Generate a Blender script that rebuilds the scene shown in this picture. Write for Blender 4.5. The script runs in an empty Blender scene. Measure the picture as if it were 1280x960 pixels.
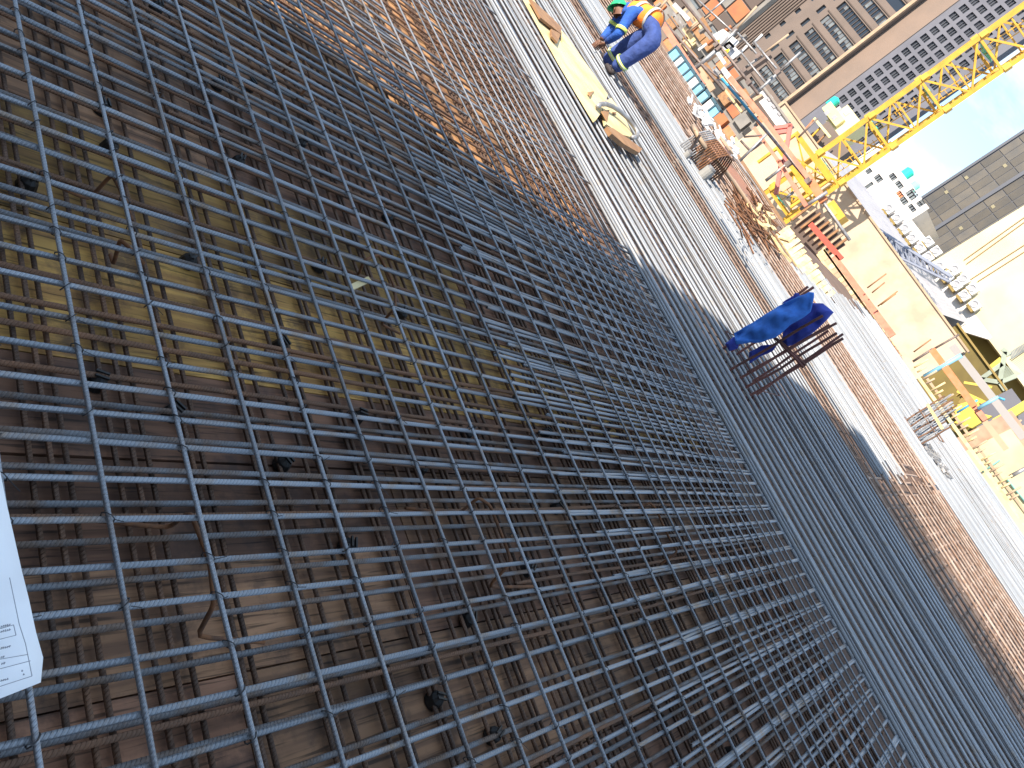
import bpy, bmesh, math, random
from mathutils import Vector, Matrix, geometry
random.seed(7)
R = math.radians
SC = bpy.context.scene
COL = SC.collection

# ------------------------------------------------------------------ camera
F, CX, CY, H = 961.0, 640.0, 480.0, 1.5
TH = R(35.8)
PITCH = math.atan(466 / F)
YAW = math.atan(516 / math.hypot(F, 466))
DN = (math.cos(TH), -math.sin(TH))          # where world-up points in the tilted picture
DD = (math.sin(TH), math.cos(TH))           # where world-right points in it
FW = Vector((-math.sin(YAW) * math.cos(PITCH), math.cos(YAW) * math.cos(PITCH), -math.sin(PITCH)))
RT = Vector((math.cos(YAW), math.sin(YAW), 0))
UP = RT.cross(FW)
EYE = Vector((0, 0, H))
cam = bpy.data.cameras.new('camera')
cam.sensor_width = 36
cam.lens = F / 1280 * 36
cam.clip_start = 0.05
cam.clip_end = 6000
camo = bpy.data.objects.new('camera', cam)
COL.objects.link(camo)
ax = RT * DD[0] + UP * DN[0]
ay = -(RT * DD[1] + UP * DN[1])
mw = Matrix((ax, ay, -FW)).transposed().to_4x4()
mw.translation = EYE
camo.matrix_world = mw
SC.camera = camo

# ------------------------------------------------------------------ world, sun, exposure
SUN_EL, SUN_AZ = R(38), math.atan2(-0.22, -1.0)       # the sun stands behind the photographer
w = bpy.data.worlds.new('World')
SC.world = w
w.use_nodes = True
nt = w.node_tree
bg = nt.nodes['Background']
sky = nt.nodes.new('ShaderNodeTexSky')
sky.sky_type = 'NISHITA'
sky.sun_disc = False
sky.sun_elevation = SUN_EL
sky.sun_rotation = SUN_AZ
sky.altitude = 1700
sky.air_density = .9
sky.dust_density = .15
sky.ozone_density = 2.0
tc = nt.nodes.new('ShaderNodeTexCoord')
mp = nt.nodes.new('ShaderNodeMapping')
mp.inputs['Scale'].default_value = (3, 3, 7)
nz = nt.nodes.new('ShaderNodeTexNoise')
nz.inputs['Scale'].default_value = 1.6
nz.inputs['Detail'].default_value = 6
nz.inputs['Roughness'].default_value = .6
cr = nt.nodes.new('ShaderNodeValToRGB')
cr.color_ramp.elements[0].position = .46
cr.color_ramp.elements[1].position = .72
cr.color_ramp.elements[1].color = (.75, .75, .75, 1)
mxs = nt.nodes.new('ShaderNodeMixRGB')
mxs.inputs[2].default_value = (3.6, 3.6, 3.6, 1)
nt.links.new(tc.outputs['Generated'], mp.inputs[0])
nt.links.new(mp.outputs[0], nz.inputs['Vector'])
nt.links.new(nz.outputs[0], cr.inputs[0])
nt.links.new(cr.outputs[0], mxs.inputs[0])
even = nt.nodes.new('ShaderNodeMixRGB')
even.inputs[0].default_value = .72
even.inputs[2].default_value = (1.5, 2.25, 3.1, 1)
nt.links.new(sky.outputs[0], even.inputs[1])
nt.links.new(even.outputs[0], mxs.inputs[1])
nt.links.new(mxs.outputs[0], bg.inputs[0])
bg.inputs[1].default_value = .15
sl = bpy.data.lights.new('sun', 'SUN')
sl.energy = 3.55
sl.angle = R(.5)
sl.color = (1, .90, .76)
so = bpy.data.objects.new('sun', sl)
COL.objects.link(so)
sd = Vector((math.sin(SUN_AZ) * math.cos(SUN_EL), math.cos(SUN_AZ) * math.cos(SUN_EL), math.sin(SUN_EL)))
so.rotation_euler = sd.to_track_quat('Z', 'Y').to_euler()
so.location = (0, -20, 40)
SC.view_settings.view_transform = 'Standard'
SC.view_settings.look = 'None'
SC.view_settings.gamma = 1
SC.view_settings.exposure = 1.52


# ------------------------------------------------------------------ helpers
def ray(x, y):
    a, b = x - CX, y - CY
    return FW * F + RT * (a * DD[0] + b * DD[1]) + UP * (a * DN[0] + b * DN[1])


def at(x, y, Y):
    r = ray(x, y)
    return EYE + r * (Y / r.y)


def gz(x, y, z=0.0):
    r = ray(x, y)
    return EYE + r * ((z - H) / r.z)


def mk(name, c1, c2=None, scale=6, rough=.7, metal=0, bump=0, bscale=40, rnd=0, lo=.4, hi=.65, stretch=None, spec=.5):
    m = bpy.data.materials.new(name)
    m.use_nodes = True
    t = m.node_tree
    n, l = t.nodes, t.links
    b = n['Principled BSDF']
    b.inputs['Roughness'].default_value = rough
    b.inputs['Metallic'].default_value = metal
    b.inputs['Specular IOR Level'].default_value = spec
    b.inputs['Base Color'].default_value = (*c1, 1)
    g = n.new('ShaderNodeNewGeometry')
    vec = g.outputs['Position']
    if stretch:
        q = n.new('ShaderNodeMapping')
        q.inputs['Scale'].default_value = stretch
        l.new(vec, q.inputs[0])
        vec = q.outputs[0]
    col = None
    if c2:
        z = n.new('ShaderNodeTexNoise')
        z.inputs['Scale'].default_value = scale
        z.inputs['Detail'].default_value = 5
        l.new(vec, z.inputs['Vector'])
        mr = n.new('ShaderNodeMapRange')
        mr.inputs[1].default_value = lo
        mr.inputs[2].default_value = hi
        l.new(z.outputs[0], mr.inputs[0])
        mx = n.new('ShaderNodeMixRGB')
        mx.inputs[1].default_value = (*c1, 1)
        mx.inputs[2].default_value = (*c2, 1)
        l.new(mr.outputs[0], mx.inputs[0])
        col = mx.outputs[0]
    if rnd:
        oi = n.new('ShaderNodeObjectInfo')
        mr2 = n.new('ShaderNodeMapRange')
        mr2.inputs[3].default_value = 1 - rnd
        mr2.inputs[4].default_value = 1 + rnd
        l.new(oi.outputs['Random'], mr2.inputs[0])
        mm = n.new('ShaderNodeMixRGB')
        mm.blend_type = 'MULTIPLY'
        mm.inputs[0].default_value = 1
        if col:
            l.new(col, mm.inputs[1])
        else:
            mm.inputs[1].default_value = (*c1, 1)
        l.new(mr2.outputs[0], mm.inputs[2])
        col = mm.outputs[0]
    if col:
        l.new(col, b.inputs['Base Color'])
    if bump:
        z2 = n.new('ShaderNodeTexNoise')
        z2.inputs['Scale'].default_value = bscale
        z2.inputs['Detail'].default_value = 6
        l.new(vec, z2.inputs['Vector'])
        bp = n.new('ShaderNodeBump')
        bp.inputs['Strength'].default_value = 1
        bp.inputs['Distance'].default_value = bump
        l.new(z2.outputs[0], bp.inputs['Height'])
        l.new(bp.outputs[0], b.inputs['Normal'])
    return m


def rebar_mat(name, c1, c2, rough, metal, axis, lo, hi, pitch=.0105, depth=.0022, rnd=.25):
    """ribbed reinforcing steel: slanted ribs as fine relief, rust in patches"""
    m = mk(name, c1, c2, 9, rough, metal, 0, 0, rnd, lo, hi)
    t = m.node_tree
    n, l = t.nodes, t.links
    g = n.new('ShaderNodeNewGeometry')
    sx = n.new('ShaderNodeSeparateXYZ')
    l.new(g.outputs['Position'], sx.inputs[0])
    a, o = ('X', 'Y') if axis == 'A' else ('Y', 'X')
    m1 = n.new('ShaderNodeMath')
    m1.operation = 'MULTIPLY'
    m1.inputs[1].default_value = .75
    l.new(sx.outputs[o], m1.inputs[0])
    m2 = n.new('ShaderNodeMath')
    m2.operation = 'ADD'
    l.new(sx.outputs[a], m2.inputs[0])
    l.new(m1.outputs[0], m2.inputs[1])
    m3 = n.new('ShaderNodeMath')
    m3.operation = 'MULTIPLY'
    m3.inputs[1].default_value = 2 * math.pi / pitch
    l.new(m2.outputs[0], m3.inputs[0])
    m4 = n.new('ShaderNodeMath')
    m4.operation = 'SINE'
    l.new(m3.outputs[0], m4.inputs[0])
    m5 = n.new('ShaderNodeMath')
    m5.operation = 'POWER'
    m6 = n.new('ShaderNodeMath')
    m6.operation = 'MAXIMUM'
    m6.inputs[1].default_value = 0
    l.new(m4.outputs[0], m6.inputs[0])
    l.new(m6.outputs[0], m5.inputs[0])
    m5.inputs[1].default_value = .6
    bp = n.new('ShaderNodeBump')
    bp.inputs['Distance'].default_value = depth
    l.new(m5.outputs[0], bp.inputs['Height'])
    l.new(bp.outputs[0], n['Principled BSDF'].inputs['Normal'])
    return m


WLOC = {}


def wl(o):
    return WLOC.get(o.name, Vector((0, 0, 0))) if o else Vector((0, 0, 0))


def props(o, label=None, cat=None, group=None, kind=None):
    if label: o['label'] = label
    if cat: o['category'] = cat
    if group: o['group'] = group
    if kind: o['kind'] = kind
    return o


def thing(name, label, cat, loc, group=None, kind=None):
    o = bpy.data.objects.new(name, None)
    o.empty_display_size = .2
    COL.objects.link(o)
    o.location = loc
    WLOC[o.name] = Vector(loc)
    return props(o, label, cat, group, kind)


def link(name, me, loc, parent):
    o = bpy.data.objects.new(name, me)
    COL.objects.link(o)
    loc = Vector(loc)
    WLOC[o.name] = loc
    o.location = loc - wl(parent)
    if parent: o.parent = parent
    return o


class MB:
    """collects shapes in world space, builds one mesh object"""

    def __init__(s):
        s.v, s.f = [], []

    def add(s, vs, fs):
        k = len(s.v)
        s.v += [Vector(p) for p in vs]
        s.f += [[i + k for i in f] for f in fs]
        return s

    def box(s, a, b):
        x0, y0, z0 = (min(a[i], b[i]) for i in range(3))
        x1, y1, z1 = (max(a[i], b[i]) for i in range(3))
        return s.add([(x0, y0, z0), (x1, y0, z0), (x1, y1, z0), (x0, y1, z0), (x0, y0, z1), (x1, y0, z1), (x1, y1, z1), (x0, y1, z1)],
                     [(3, 2, 1, 0), (4, 5, 6, 7), (0, 1, 5, 4), (1, 2, 6, 5), (2, 3, 7, 6), (3, 0, 4, 7)])

    def beam(s, p, q, wd, ht, upv=(0, 0, 1)):
        p, q = Vector(p), Vector(q)
        d = (q - p).normalized()
        u = Vector(upv)
        if abs(d.dot(u)) > .98: u = Vector((0, 1, 0))
        sd_ = d.cross(u).normalized()
        u = sd_.cross(d)
        c = []
        for e in (p, q):
            for a, b in ((-1, -1), (1, -1), (1, 1), (-1, 1)):
                c.append(e + sd_ * a * wd / 2 + u * b * ht / 2)
        return s.add(c, [(3, 2, 1, 0), (4, 5, 6, 7), (0, 1, 5, 4), (1, 2, 6, 5), (2, 3, 7, 6), (3, 0, 4, 7)])

    def tube(s, pts, r, n=8, close=False):
        pts = [Vector(p) for p in pts]
        rr = r if isinstance(r, (list, tuple)) else [r] * len(pts)
        k = len(pts)
        d0 = (pts[1] - pts[0]).normalized()
        u = Vector((0, 0, 1)) if abs(d0.z) < .9 else Vector((1, 0, 0))
        u = (u - d0 * u.dot(d0)).normalized()
        vs, fs = [], []
        for i, p in enumerate(pts):
            if close:
                d = (pts[(i + 1) % k] - pts[i - 1]).normalized()
            else:
                d = (pts[min(i + 1, k - 1)] - pts[max(i - 1, 0)]).normalized()
            u = (u - d * u.dot(d)).normalized()
            b = d.cross(u)
            for j in range(n):
                a = 2 * math.pi * j / n
                vs.append(p + (u * math.cos(a) + b * math.sin(a)) * rr[i])
        for i in range(k if close else k - 1):
            i2 = (i + 1) % k
            for j in range(n):
                j2 = (j + 1) % n
                fs.append((i * n + j, i * n + j2, i2 * n + j2, i2 * n + j))
        if not close:
            fs += [tuple(range(n))[::-1], tuple((k - 1) * n + j for j in range(n))]
        return s.add(vs, fs)

    def prism(s, poly, dvec):
        n = len(poly)
        poly = [Vector(p) for p in poly]
        dv = Vector(dvec)
        return s.add(poly + [p + dv for p in poly],
                     [tuple(range(n)), tuple(range(2 * n - 1, n - 1, -1))] + [(i, i + n, (i + 1) % n + n, (i + 1) % n) for i in range(n)])

    def build(s, name, m, parent=None, smooth=False, loc=None, fix=True):
        base = Vector(loc) if loc is not None else wl(parent) if parent else Vector((0, 0, 0))
        me = bpy.data.meshes.new(name)
        me.from_pydata([p - base for p in s.v], [], s.f)
        if fix:
            bm = bmesh.new()
            bm.from_mesh(me)
            bmesh.ops.recalc_face_normals(bm, faces=bm.faces)
            bm.to_mesh(me)
            bm.free()
        if smooth:
            me.polygons.foreach_set('use_smooth', [True] * len(me.polygons))
        me.materials.append(m)
        return link(name, me, base, parent)


UNIT = {}


def unit_bar(m, var):
    key = (m.name, var)
    if key not in UNIT:
        rs = random.Random(sum(map(ord, m.name)) * 7 + var)
        N, K = 8, 13
        vs, fs = [], []
        oy = oz = 0
        ph, a1, a2 = rs.random() * 6, rs.uniform(-1.3, 1.3), rs.uniform(-.6, .6)
        for i in range(K):
            x = i / (K - 1)
            oy = a1 * math.sin(x * 7 + ph) + a2 * math.sin(x * 17 + ph * 2)
            oz = .25 * math.sin(x * 13 + ph)
            for j in range(N):
                a = 2 * math.pi * j / N
                vs.append((x - .5, math.cos(a) + oy, math.sin(a) + oz))
        for i in range(K - 1):
            for j in range(N):
                fs.append((i * N + j, i * N + (j + 1) % N, (i + 1) * N + (j + 1) % N, (i + 1) * N + j))
        fs += [tuple(range(N))[::-1], tuple((K - 1) * N + j for j in range(N))]
        me = bpy.data.meshes.new('rebar')
        me.from_pydata(vs, [], fs)
        me.polygons.foreach_set('use_smooth', [True] * len(me.polygons))
        me.materials.append(m)
        UNIT[key] = me
    return UNIT[key]


def bar(parent, p, q, r, m, name='rebar', var=None):
    p, q = Vector(p), Vector(q)
    o = link(name, unit_bar(m, random.randrange(4) if var is None else var), (p + q) / 2, parent)
    o.rotation_euler = (q - p).to_track_quat('X', 'Z').to_euler()
    o.scale = ((q - p).length, r, r)
    return o


def jit(a):
    return random.uniform(-a, a)


# ------------------------------------------------------------------ materials
SUNLIT_RUST_A = rebar_mat('tan_rust_long', (.38, .29, .24), (.27, .17, .12), .65, .1, 'A', .4, .65)  # rust made paler, its sunlit look put into the base colour
SUNLIT_RUST_B = rebar_mat('tan_rust_cross', (.38, .28, .22), (.27, .16, .11), .65, .1, 'B', .4, .65)
STEEL_A = rebar_mat('steel_long', (.235, .255, .29), (.21, .175, .155), .42, .35, 'A', .52, .75)
STEEL_B = rebar_mat('steel_cross', (.235, .258, .295), (.24, .185, .145), .42, .35, 'B', .52, .72)
DULL_B = rebar_mat('dull_steel_cross', (.20, .215, .24), (.17, .125, .10), .55, .2, 'B', .40, .62)
RUST_A = rebar_mat('rusty_bar_long', (.10, .062, .045), (.16, .085, .05), .7, .1, 'A', .4, .65)
RUST_B = rebar_mat('rusty_bar_cross', (.15, .085, .055), (.22, .11, .06), .7, .1, 'B', .4, .65)
PALE_A = rebar_mat('pale_steel_long', (.315, .33, .355), (.30, .26, .22), .48, .12, 'A', .55, .75)
CHAIR = mk('rusted_wire', (.20, .085, .035), (.10, .05, .03), 30, .8, 0, .001, 200)
TIE = mk('dark_tie_wire', (.05, .05, .055), None, rough=.6, metal=.5)


def board_mat(name, c1, c2, c3):
    """weathered form board: long grain along the board, blotchy stains, dark specks, shade per board"""
    m = mk(name, c1, c2, 1.0, .75, 0, .002, 1.0, .28, .38, .62, (38, 2.2, 38))
    t = m.node_tree
    n, l = t.nodes, t.links
    b = n['Principled BSDF']
    src = b.inputs['Base Color'].links[0].from_socket
    g = n.new('ShaderNodeNewGeometry')
    z = n.new('ShaderNodeTexNoise')
    z.inputs['Scale'].default_value = 7
    z.inputs['Detail'].default_value = 8
    z.inputs['Roughness'].default_value = .7
    l.new(g.outputs['Position'], z.inputs['Vector'])
    mr = n.new('ShaderNodeMapRange')
    mr.inputs[1].default_value = .5
    mr.inputs[2].default_value = .66
    mr.inputs[4].default_value = .85
    l.new(z.outputs[0], mr.inputs[0])
    mx = n.new('ShaderNodeMixRGB')
    mx.inputs[2].default_value = (*c3, 1)
    l.new(mr.outputs[0], mx.inputs[0])
    l.new(src, mx.inputs[1])
    q = n.new('ShaderNodeMapping')
    q.inputs['Scale'].default_value = (110, 4, 110)
    l.new(g.outputs['Position'], q.inputs[0])
    z3 = n.new('ShaderNodeTexNoise')
    z3.inputs['Scale'].default_value = 1
    z3.inputs['Detail'].default_value = 3
    l.new(q.outputs[0], z3.inputs['Vector'])
    m3 = n.new('ShaderNodeMapRange')
    m3.inputs[1].default_value = .56
    m3.inputs[2].default_value = .66
    m3.inputs[3].default_value = 1
    m3.inputs[4].default_value = .35
    l.new(z3.outputs[0], m3.inputs[0])
    z4_ = n.new('ShaderNodeTexNoise')
    z4_.inputs['Scale'].default_value = 2.3
    z4_.inputs['Detail'].default_value = 4
    l.new(g.outputs['Position'], z4_.inputs['Vector'])
    m4 = n.new('ShaderNodeMapRange')
    m4.inputs[1].default_value = .35
    m4.inputs[2].default_value = .68
    m4.inputs[3].default_value = 1.12
    m4.inputs[4].default_value = .55
    l.new(z4_.outputs[0], m4.inputs[0])
    mm_ = n.new('ShaderNodeMath')
    mm_.operation = 'MULTIPLY'
    l.new(m3.outputs[0], mm_.inputs[0])
    l.new(m4.outputs[0], mm_.inputs[1])
    m5 = n.new('ShaderNodeMixRGB')
    m5.blend_type = 'MULTIPLY'
    m5.inputs[0].default_value = 1
    l.new(mx.outputs[0], m5.inputs[1])
    l.new(mm_.outputs[0], m5.inputs[2])
    l.new(m5.outputs[0], b.inputs['Base Color'])
    return m


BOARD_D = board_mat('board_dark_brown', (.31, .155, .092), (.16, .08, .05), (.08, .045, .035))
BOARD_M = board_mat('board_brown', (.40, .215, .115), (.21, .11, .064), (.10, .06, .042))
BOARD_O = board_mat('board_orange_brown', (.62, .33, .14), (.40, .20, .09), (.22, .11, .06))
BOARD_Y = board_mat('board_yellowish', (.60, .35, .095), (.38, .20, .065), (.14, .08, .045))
DECK = mk('deck_plywood', (.15, .09, .065), (.10, .065, .05), 2, .8, 0, .002, 50)
BLACK = mk('black_plastic', (.012, .012, .013), None, rough=.5)
CONC = mk('grey_concrete', (.30, .29, .27), (.24, .23, .22), 1.5, .85, 0, .004, 20)
GALV = mk('galvanised_tube', (.34, .34, .35), (.22, .20, .19), 8, .5, .5)
ORANGE = mk('orange_painted_timber', (.62, .17, .06), (.5, .2, .1), 4, .6)
SALMON = mk('salmon_painted_steel', (.62, .22, .14), (.5, .16, .1), 3, .6)
RED = mk('red_painted_steel', (.42, .07, .045), None, rough=.5)
BLUEP = mk('light_blue_paint', (.22, .46, .6), (.16, .36, .5), 3, .5)
BLUET = mk('blue_tube_paint', (.06, .30, .48), None, rough=.45)
DARK = mk('dark_opening', (.03, .028, .027), None, rough=.8)
PALEW = mk('pale_timber', (.62, .48, .26), (.5, .36, .17), 8, .7, 0, .002, 60)
CREAMW = mk('fresh_cream_board', (.62, .52, .30), (.52, .40, .19), 3, .7, 0, .002, 60)
BROWNW = mk('brown_timber', (.30, .16, .07), (.22, .11, .05), 6, .7)
YEL = mk('crane_yellow', (.62, .355, .04), (.52, .28, .035), 2, .45)
TEAL = mk('teal_mesh', (.02, .42, .36), None, rough=.5)


# ------------------------------------------------------------------ ground and slab
def sheet(name, x0, x1, y0, y1, z, m):
    return props(MB().add([(x0, y0, z), (x1, y0, z), (x1, y1, z), (x0, y1, z)], [(0, 1, 2, 3)]).build(name, m, fix=False), kind='structure')


GROUND = mk('city_ground', (.2, .18, .16), (.13, .12, .11), .05, .9)
sheet('ground', -3000, 3000, -3000, 3000, -30, GROUND)
props(MB().box((-70, 23.2, -4.6), (40, 64, -4)).build('lower_slab', CONC), kind='structure')

ZD = -.22
deck = props(MB().box((-11, -12, ZD - .2), (16, 34, ZD - .02)).box((-34, -12, ZD - .2), (-11, 23, ZD - .02)).build('formwork_deck', DECK), kind='structure')
rb = random.Random(3)
x = -6.2
cuts = []
while x < 2.4:
    wd = rb.choice((.24, .3, .36, .5))
    if -1.76 < x < -1.74: wd = .25
    cuts.append((x, wd))
    x += wd
for (x, wd) in cuts:
    y = .1 - rb.random() * 1.8
    while y < 5.6:
        ln = rb.choice((2.4, 3.0, 3.6))
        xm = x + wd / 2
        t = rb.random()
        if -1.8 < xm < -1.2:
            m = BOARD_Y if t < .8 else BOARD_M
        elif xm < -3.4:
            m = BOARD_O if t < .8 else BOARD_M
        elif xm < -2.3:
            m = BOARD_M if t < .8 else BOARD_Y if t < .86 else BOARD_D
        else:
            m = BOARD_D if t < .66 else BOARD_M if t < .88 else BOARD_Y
        dz = rb.uniform(-.004, .004)
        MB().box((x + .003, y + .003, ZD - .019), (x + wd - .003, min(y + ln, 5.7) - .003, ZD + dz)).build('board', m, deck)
        y += ln

# ------------------------------------------------------------------ foreground mats
top = thing('rebar_mat', 'upper grid of blue-grey ribbed steel bars covering the shaded foreground', 'rebar mat', (-1.5, 2, 0))
AY = [.28, .475, .68, .88, 1.097, 1.31, 1.525, 1.728, 1.945, 2.154, 2.351, 2.569, 2.798, 3.04, 3.281, 3.515, 3.784, 3.909, 4.052, 4.191, 4.325, 4.466]
y = 4.6
while y < 5.5:
    AY.append(y + jit(.015))
    y += .135
for y in AY:
    bar(top, (-7.5, y + jit(.012), -.007), (2.8, y + jit(.012), -.007), .0064, STEEL_A)
BX = [-1.542, -1.459, -1.364, -1.27, -1.178, -1.086, -1.0, -.913, -.828, -.737, -.626, -.535, -.416, -.313, -.217]
x = -.11
while x < 2.6:
    BX.append(x + jit(.02))
    x += .1
x = -1.64
while x > -7.4:
    BX.append(x + jit(.02))
    x -= .094
for x in BX:
    e = 5.7 if x > -3.2 or random.random() < .15 else 3.3
    bar(top, (x + jit(.012), -.35 + jit(.2), -.022), (x + jit(.012), e, -.022), .0078, STEEL_B)
x = -2.85
while x < 2.6:
    for k in range(random.choice((1, 1, 2))):
        bar(top, (x + .03 + k * .022 + jit(.008), 2.9 + jit(.12), -.023 - .0 * k), (x + .03 + k * .022 + jit(.01), 5.7, -.023), .0078, STEEL_B)
    x += .1
tw = MB()
for y in AY[2:17]:
    for x in BX:
        if -2.9 < x < .8 and random.random() < .7:
            c = Vector((x + jit(.004), y, -.013))
            a = random.choice((1, -1))
            loop = [c + Vector((.011 * math.cos(t) * a + .004 * math.sin(t), .011 * math.cos(t), .017 * math.sin(t))) for t in [k * math.pi / 4 for k in range(8)]]
            tw.tube(loop, .0017, 4, True)
            if random.random() < .35:
                tw.tube([c + Vector((.01, .01, .008)), c + Vector((.02 + jit(.02), .03 + jit(.01), .01 + jit(.01)))], .0012, 4)
props(tw.build('tie_wire', TIE, top), kind='stuff')

low = thing('rebar_mat', 'lower grid of rusty brown bars lying just above the timber deck', 'rebar mat', (-1.5, 2, -.2))
y = .22
while y < 5.6:
    for off in (0, .045, .09):
        yy = y + off + jit(.012)
        if random.random() < .93:
            bar(low, (-7.5, yy + jit(.015), ZD + .022), (2.8, yy + jit(.015), ZD + .022), .0075, RUST_A)
    y += .205
LX = [q * 1.119 for q in (-.925, -.847, -.767, -.667, -.573, -.486, -.390, -.300, -.218, -.125)]
x = LX[-1] + .1
while x < 2.6:
    LX.append(x + jit(.012))
    x += .1
x = LX[0] - .1
while x > -7.4:
    LX.append(x + jit(.012))
    x -= .1
for xx in LX:
    m = DULL_B if (xx > -1.1 or random.random() < .25) else RUST_B
    bar(low, (xx + jit(.01), -.4, ZD + .042), (xx + jit(.01), 5.7, ZD + .042), .0085, m)
    if random.random() < .3 and -4 < xx:
        o_ = random.uniform(.02, .04)
        ys = random.uniform(-.4, 2.5)
        bar(low, (xx + o_, ys, ZD + .043), (xx + o_ + jit(.01), 5.7, ZD + .043), .008, RUST_B)

# small black plastic spacers on the deck
SP = [(197, 8), (273, 104), (313, 106), (299, 201), (377, 178), (129, 134), (139, 181), (36, 228), (237, 325), (400, 331), (427, 114), (486, 271), (352, 431),
      (503, 392), (449, 519), (585, 541), (683, 541), (355, 578), (528, 584), (697, 634), (661, 711), (586, 773), (545, 874), (888, 746), (915, 940), (218, 514),
      (122, 475), (546, 186), (493, 152), (497, 97), (462, 92), (600, 230), (612, 253), (760, 533), (828, 597), (436, 682), (618, 918)]
spm = None
for i, (px, py) in enumerate(SP):
    c = gz(px, py, ZD + .025)
    if spm is None:
        mb = MB()
        o0 = Vector((0, 0, 0))
        n = 10
        for (ra, rb_, za, zb) in ((.03, .024, 0, .03), (.024, .013, .03, .044)):
            vs = [(ra * math.cos(2 * math.pi * k / n), ra * math.sin(2 * math.pi * k / n), za) for k in range(n)] + \
                 [(rb_ * math.cos(2 * math.pi * k / n), rb_ * math.sin(2 * math.pi * k / n), zb) for k in range(n)]
            mb.add(vs, [tuple(range(n))[::-1], tuple(range(n, 2 * n))] + [(k, (k + 1) % n, (k + 1) % n + n, k + n) for k in range(n)])
        mb.box((-.011, -.018, .045), (-.005, .018, .052)).box((.005, -.018, .045), (.011, .018, .052))
        s0 = mb.build('bar_spacer', BLACK, loc=(0, 0, 0))
        spm = s0.data
        s0.location = (c.x, c.y, ZD + .004)
        o = s0
    else:
        o = bpy.data.objects.new('bar_spacer', spm)
        COL.objects.link(o)
        o.location = (c.x, c.y, ZD + .004)
    o.rotation_euler = (0, 0, random.random() * 3)
    props(o, 'small black plastic spacer on the timber deck under the foreground bars', 'spacer', 'black spacers under the bars')

# bent wire chairs between the two grids
def wchair(pts, label):
    mb = MB()
    P3 = [gz(px, py, z) for px, py, z in pts]
    sm = [P3[0]]
    for a, b, c in zip(P3, P3[1:], P3[2:]):
        sm += [b + (a - b) * .18, b + ((a - b) + (c - b)) * .04, b + (c - b) * .18]
    sm.append(P3[-1])
    t = mb.tube(sm, .0062, 8)
    o = t.build('rebar_chair', CHAIR, smooth=True, loc=P3[1])
    props(o, label, 'bar support', 'bent rusty bar supports')


zt = -.05
wchair([(507, 635, ZD + .05), (572, 643, ZD + .06), (598, 622, zt), (613, 632, zt), (640, 702, zt), (610, 734, ZD + .06), (668, 733, ZD + .055)],
       'bent rusty wire chair at the picture centre bottom, opening like a hook')
wchair([(115, 650, ZD + .06), (210, 660, ZD + .06), (238, 640, zt), (262, 700, zt), (268, 755, zt), (246, 796, ZD + .06), (330, 803, ZD + .05)],
       'long bent rusty chair nearest the paper sheet, low in the grid')
wchair([(0, 203, ZD + .06), (52, 224, ZD + .06), (100, 245, ZD + .07), (112, 248, ZD + .06), (140, 218, zt), (150, 236, zt), (165, 275, zt)],
       'thin orange-rusted wire chair at the left edge of the grid')
wchair([(428, 336, ZD + .06), (448, 344, ZD + .06), (455, 325, zt), (474, 318, zt), (494, 360, zt), (494, 385, zt), (476, 405, ZD + .06), (500, 417, ZD + .05)],
       'looped orange chair beside the white timber scrap')
wchair([(318, 72, ZD + .06), (352, 92, ZD + .06), (366, 74, zt), (378, 68, zt), (390, 104, zt), (370, 124, ZD + .06), (384, 130, ZD + .05)],
       'small bent wire chair in the upper left of the grid')
wchair([(540, 175, ZD + .06), (553, 190, ZD + .06), (562, 172, zt), (572, 184, zt), (580, 212, zt), (566, 226, ZD + .06), (574, 232, ZD + .05)],
       'small bent wire chair by the edge of the shade')
wchair([(755, 640, ZD + .05), (786, 643, ZD + .06), (812, 628, zt), (820, 636, zt), (836, 672, zt), (847, 690, zt), (822, 708, ZD + .06), (860, 707, ZD + .05)],
       'bent rusty wire chair right of centre among the doubled bars')
wchair([(138, 318, ZD + .06), (142, 330, ZD + .06), (150, 300, zt), (158, 306, zt), (180, 330, zt)],
       'short curled chair wire on the yellowish board')

# white timber scrap caught in the grid
mb = MB()
a, b = gz(438, 360, -.03), gz(462, 349, -.03)
mb.beam(a, b, .024, .008)
props(mb.build('timber_scrap', CREAMW, loc=a), 'small white splinter of timber caught in the steel grid', 'scrap')

# drawing sheet lying on the bars at the left edge
PAPER = mk('white_paper', (.80, .82, .86), (.76, .78, .83), 8, .8)
INK = mk('grey_ink', (.28, .29, .33), None, rough=.8)
edge = [(0, 588), (8, 628), (18, 672), (27, 712), (36, 748), (45, 790), (54, 822)]
bot = (51, 853)
rows = [[gz(x, y, .02 + .012 * math.sin(i * 1.7)) for i, (x, y) in enumerate(edge)] + [gz(*bot, .012)]]
vin = gz(0, 872, .03) - gz(51, 853, .012)
for k in range(1, 8):
    rows.append([p + Vector((vin.x, vin.y, 0)).normalized() * (.09 * k) + Vector((0, 0, .006 * math.sin(k * 1.3 + i * .9) + .004 * k)) for i, p in enumerate(rows[0])])
vs, fs = [], []
n = len(rows[0])
for r_ in rows: vs += r_
for k in range(len(rows) - 1):
    for i in range(n - 1):
        fs.append((k * n + i, k * n + i + 1, (k + 1) * n + i + 1, (k + 1) * n + i))
sheet_o = thing('drawing_sheet', 'white printed drawing sheet lying on the bars at the left edge', 'paper', rows[0][0])
po = MB().add(vs, fs).build('page', PAPER, sheet_o, smooth=True)
md = po.modifiers.new('thickness', 'SOLIDIFY')
md.thickness = .0006
ink = MB()


def ink_line(p, q, t=.0012):
    A, B = gz(*p, .047), gz(*q, .047)
    ink.beam(A, B, t, .0006)


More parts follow.
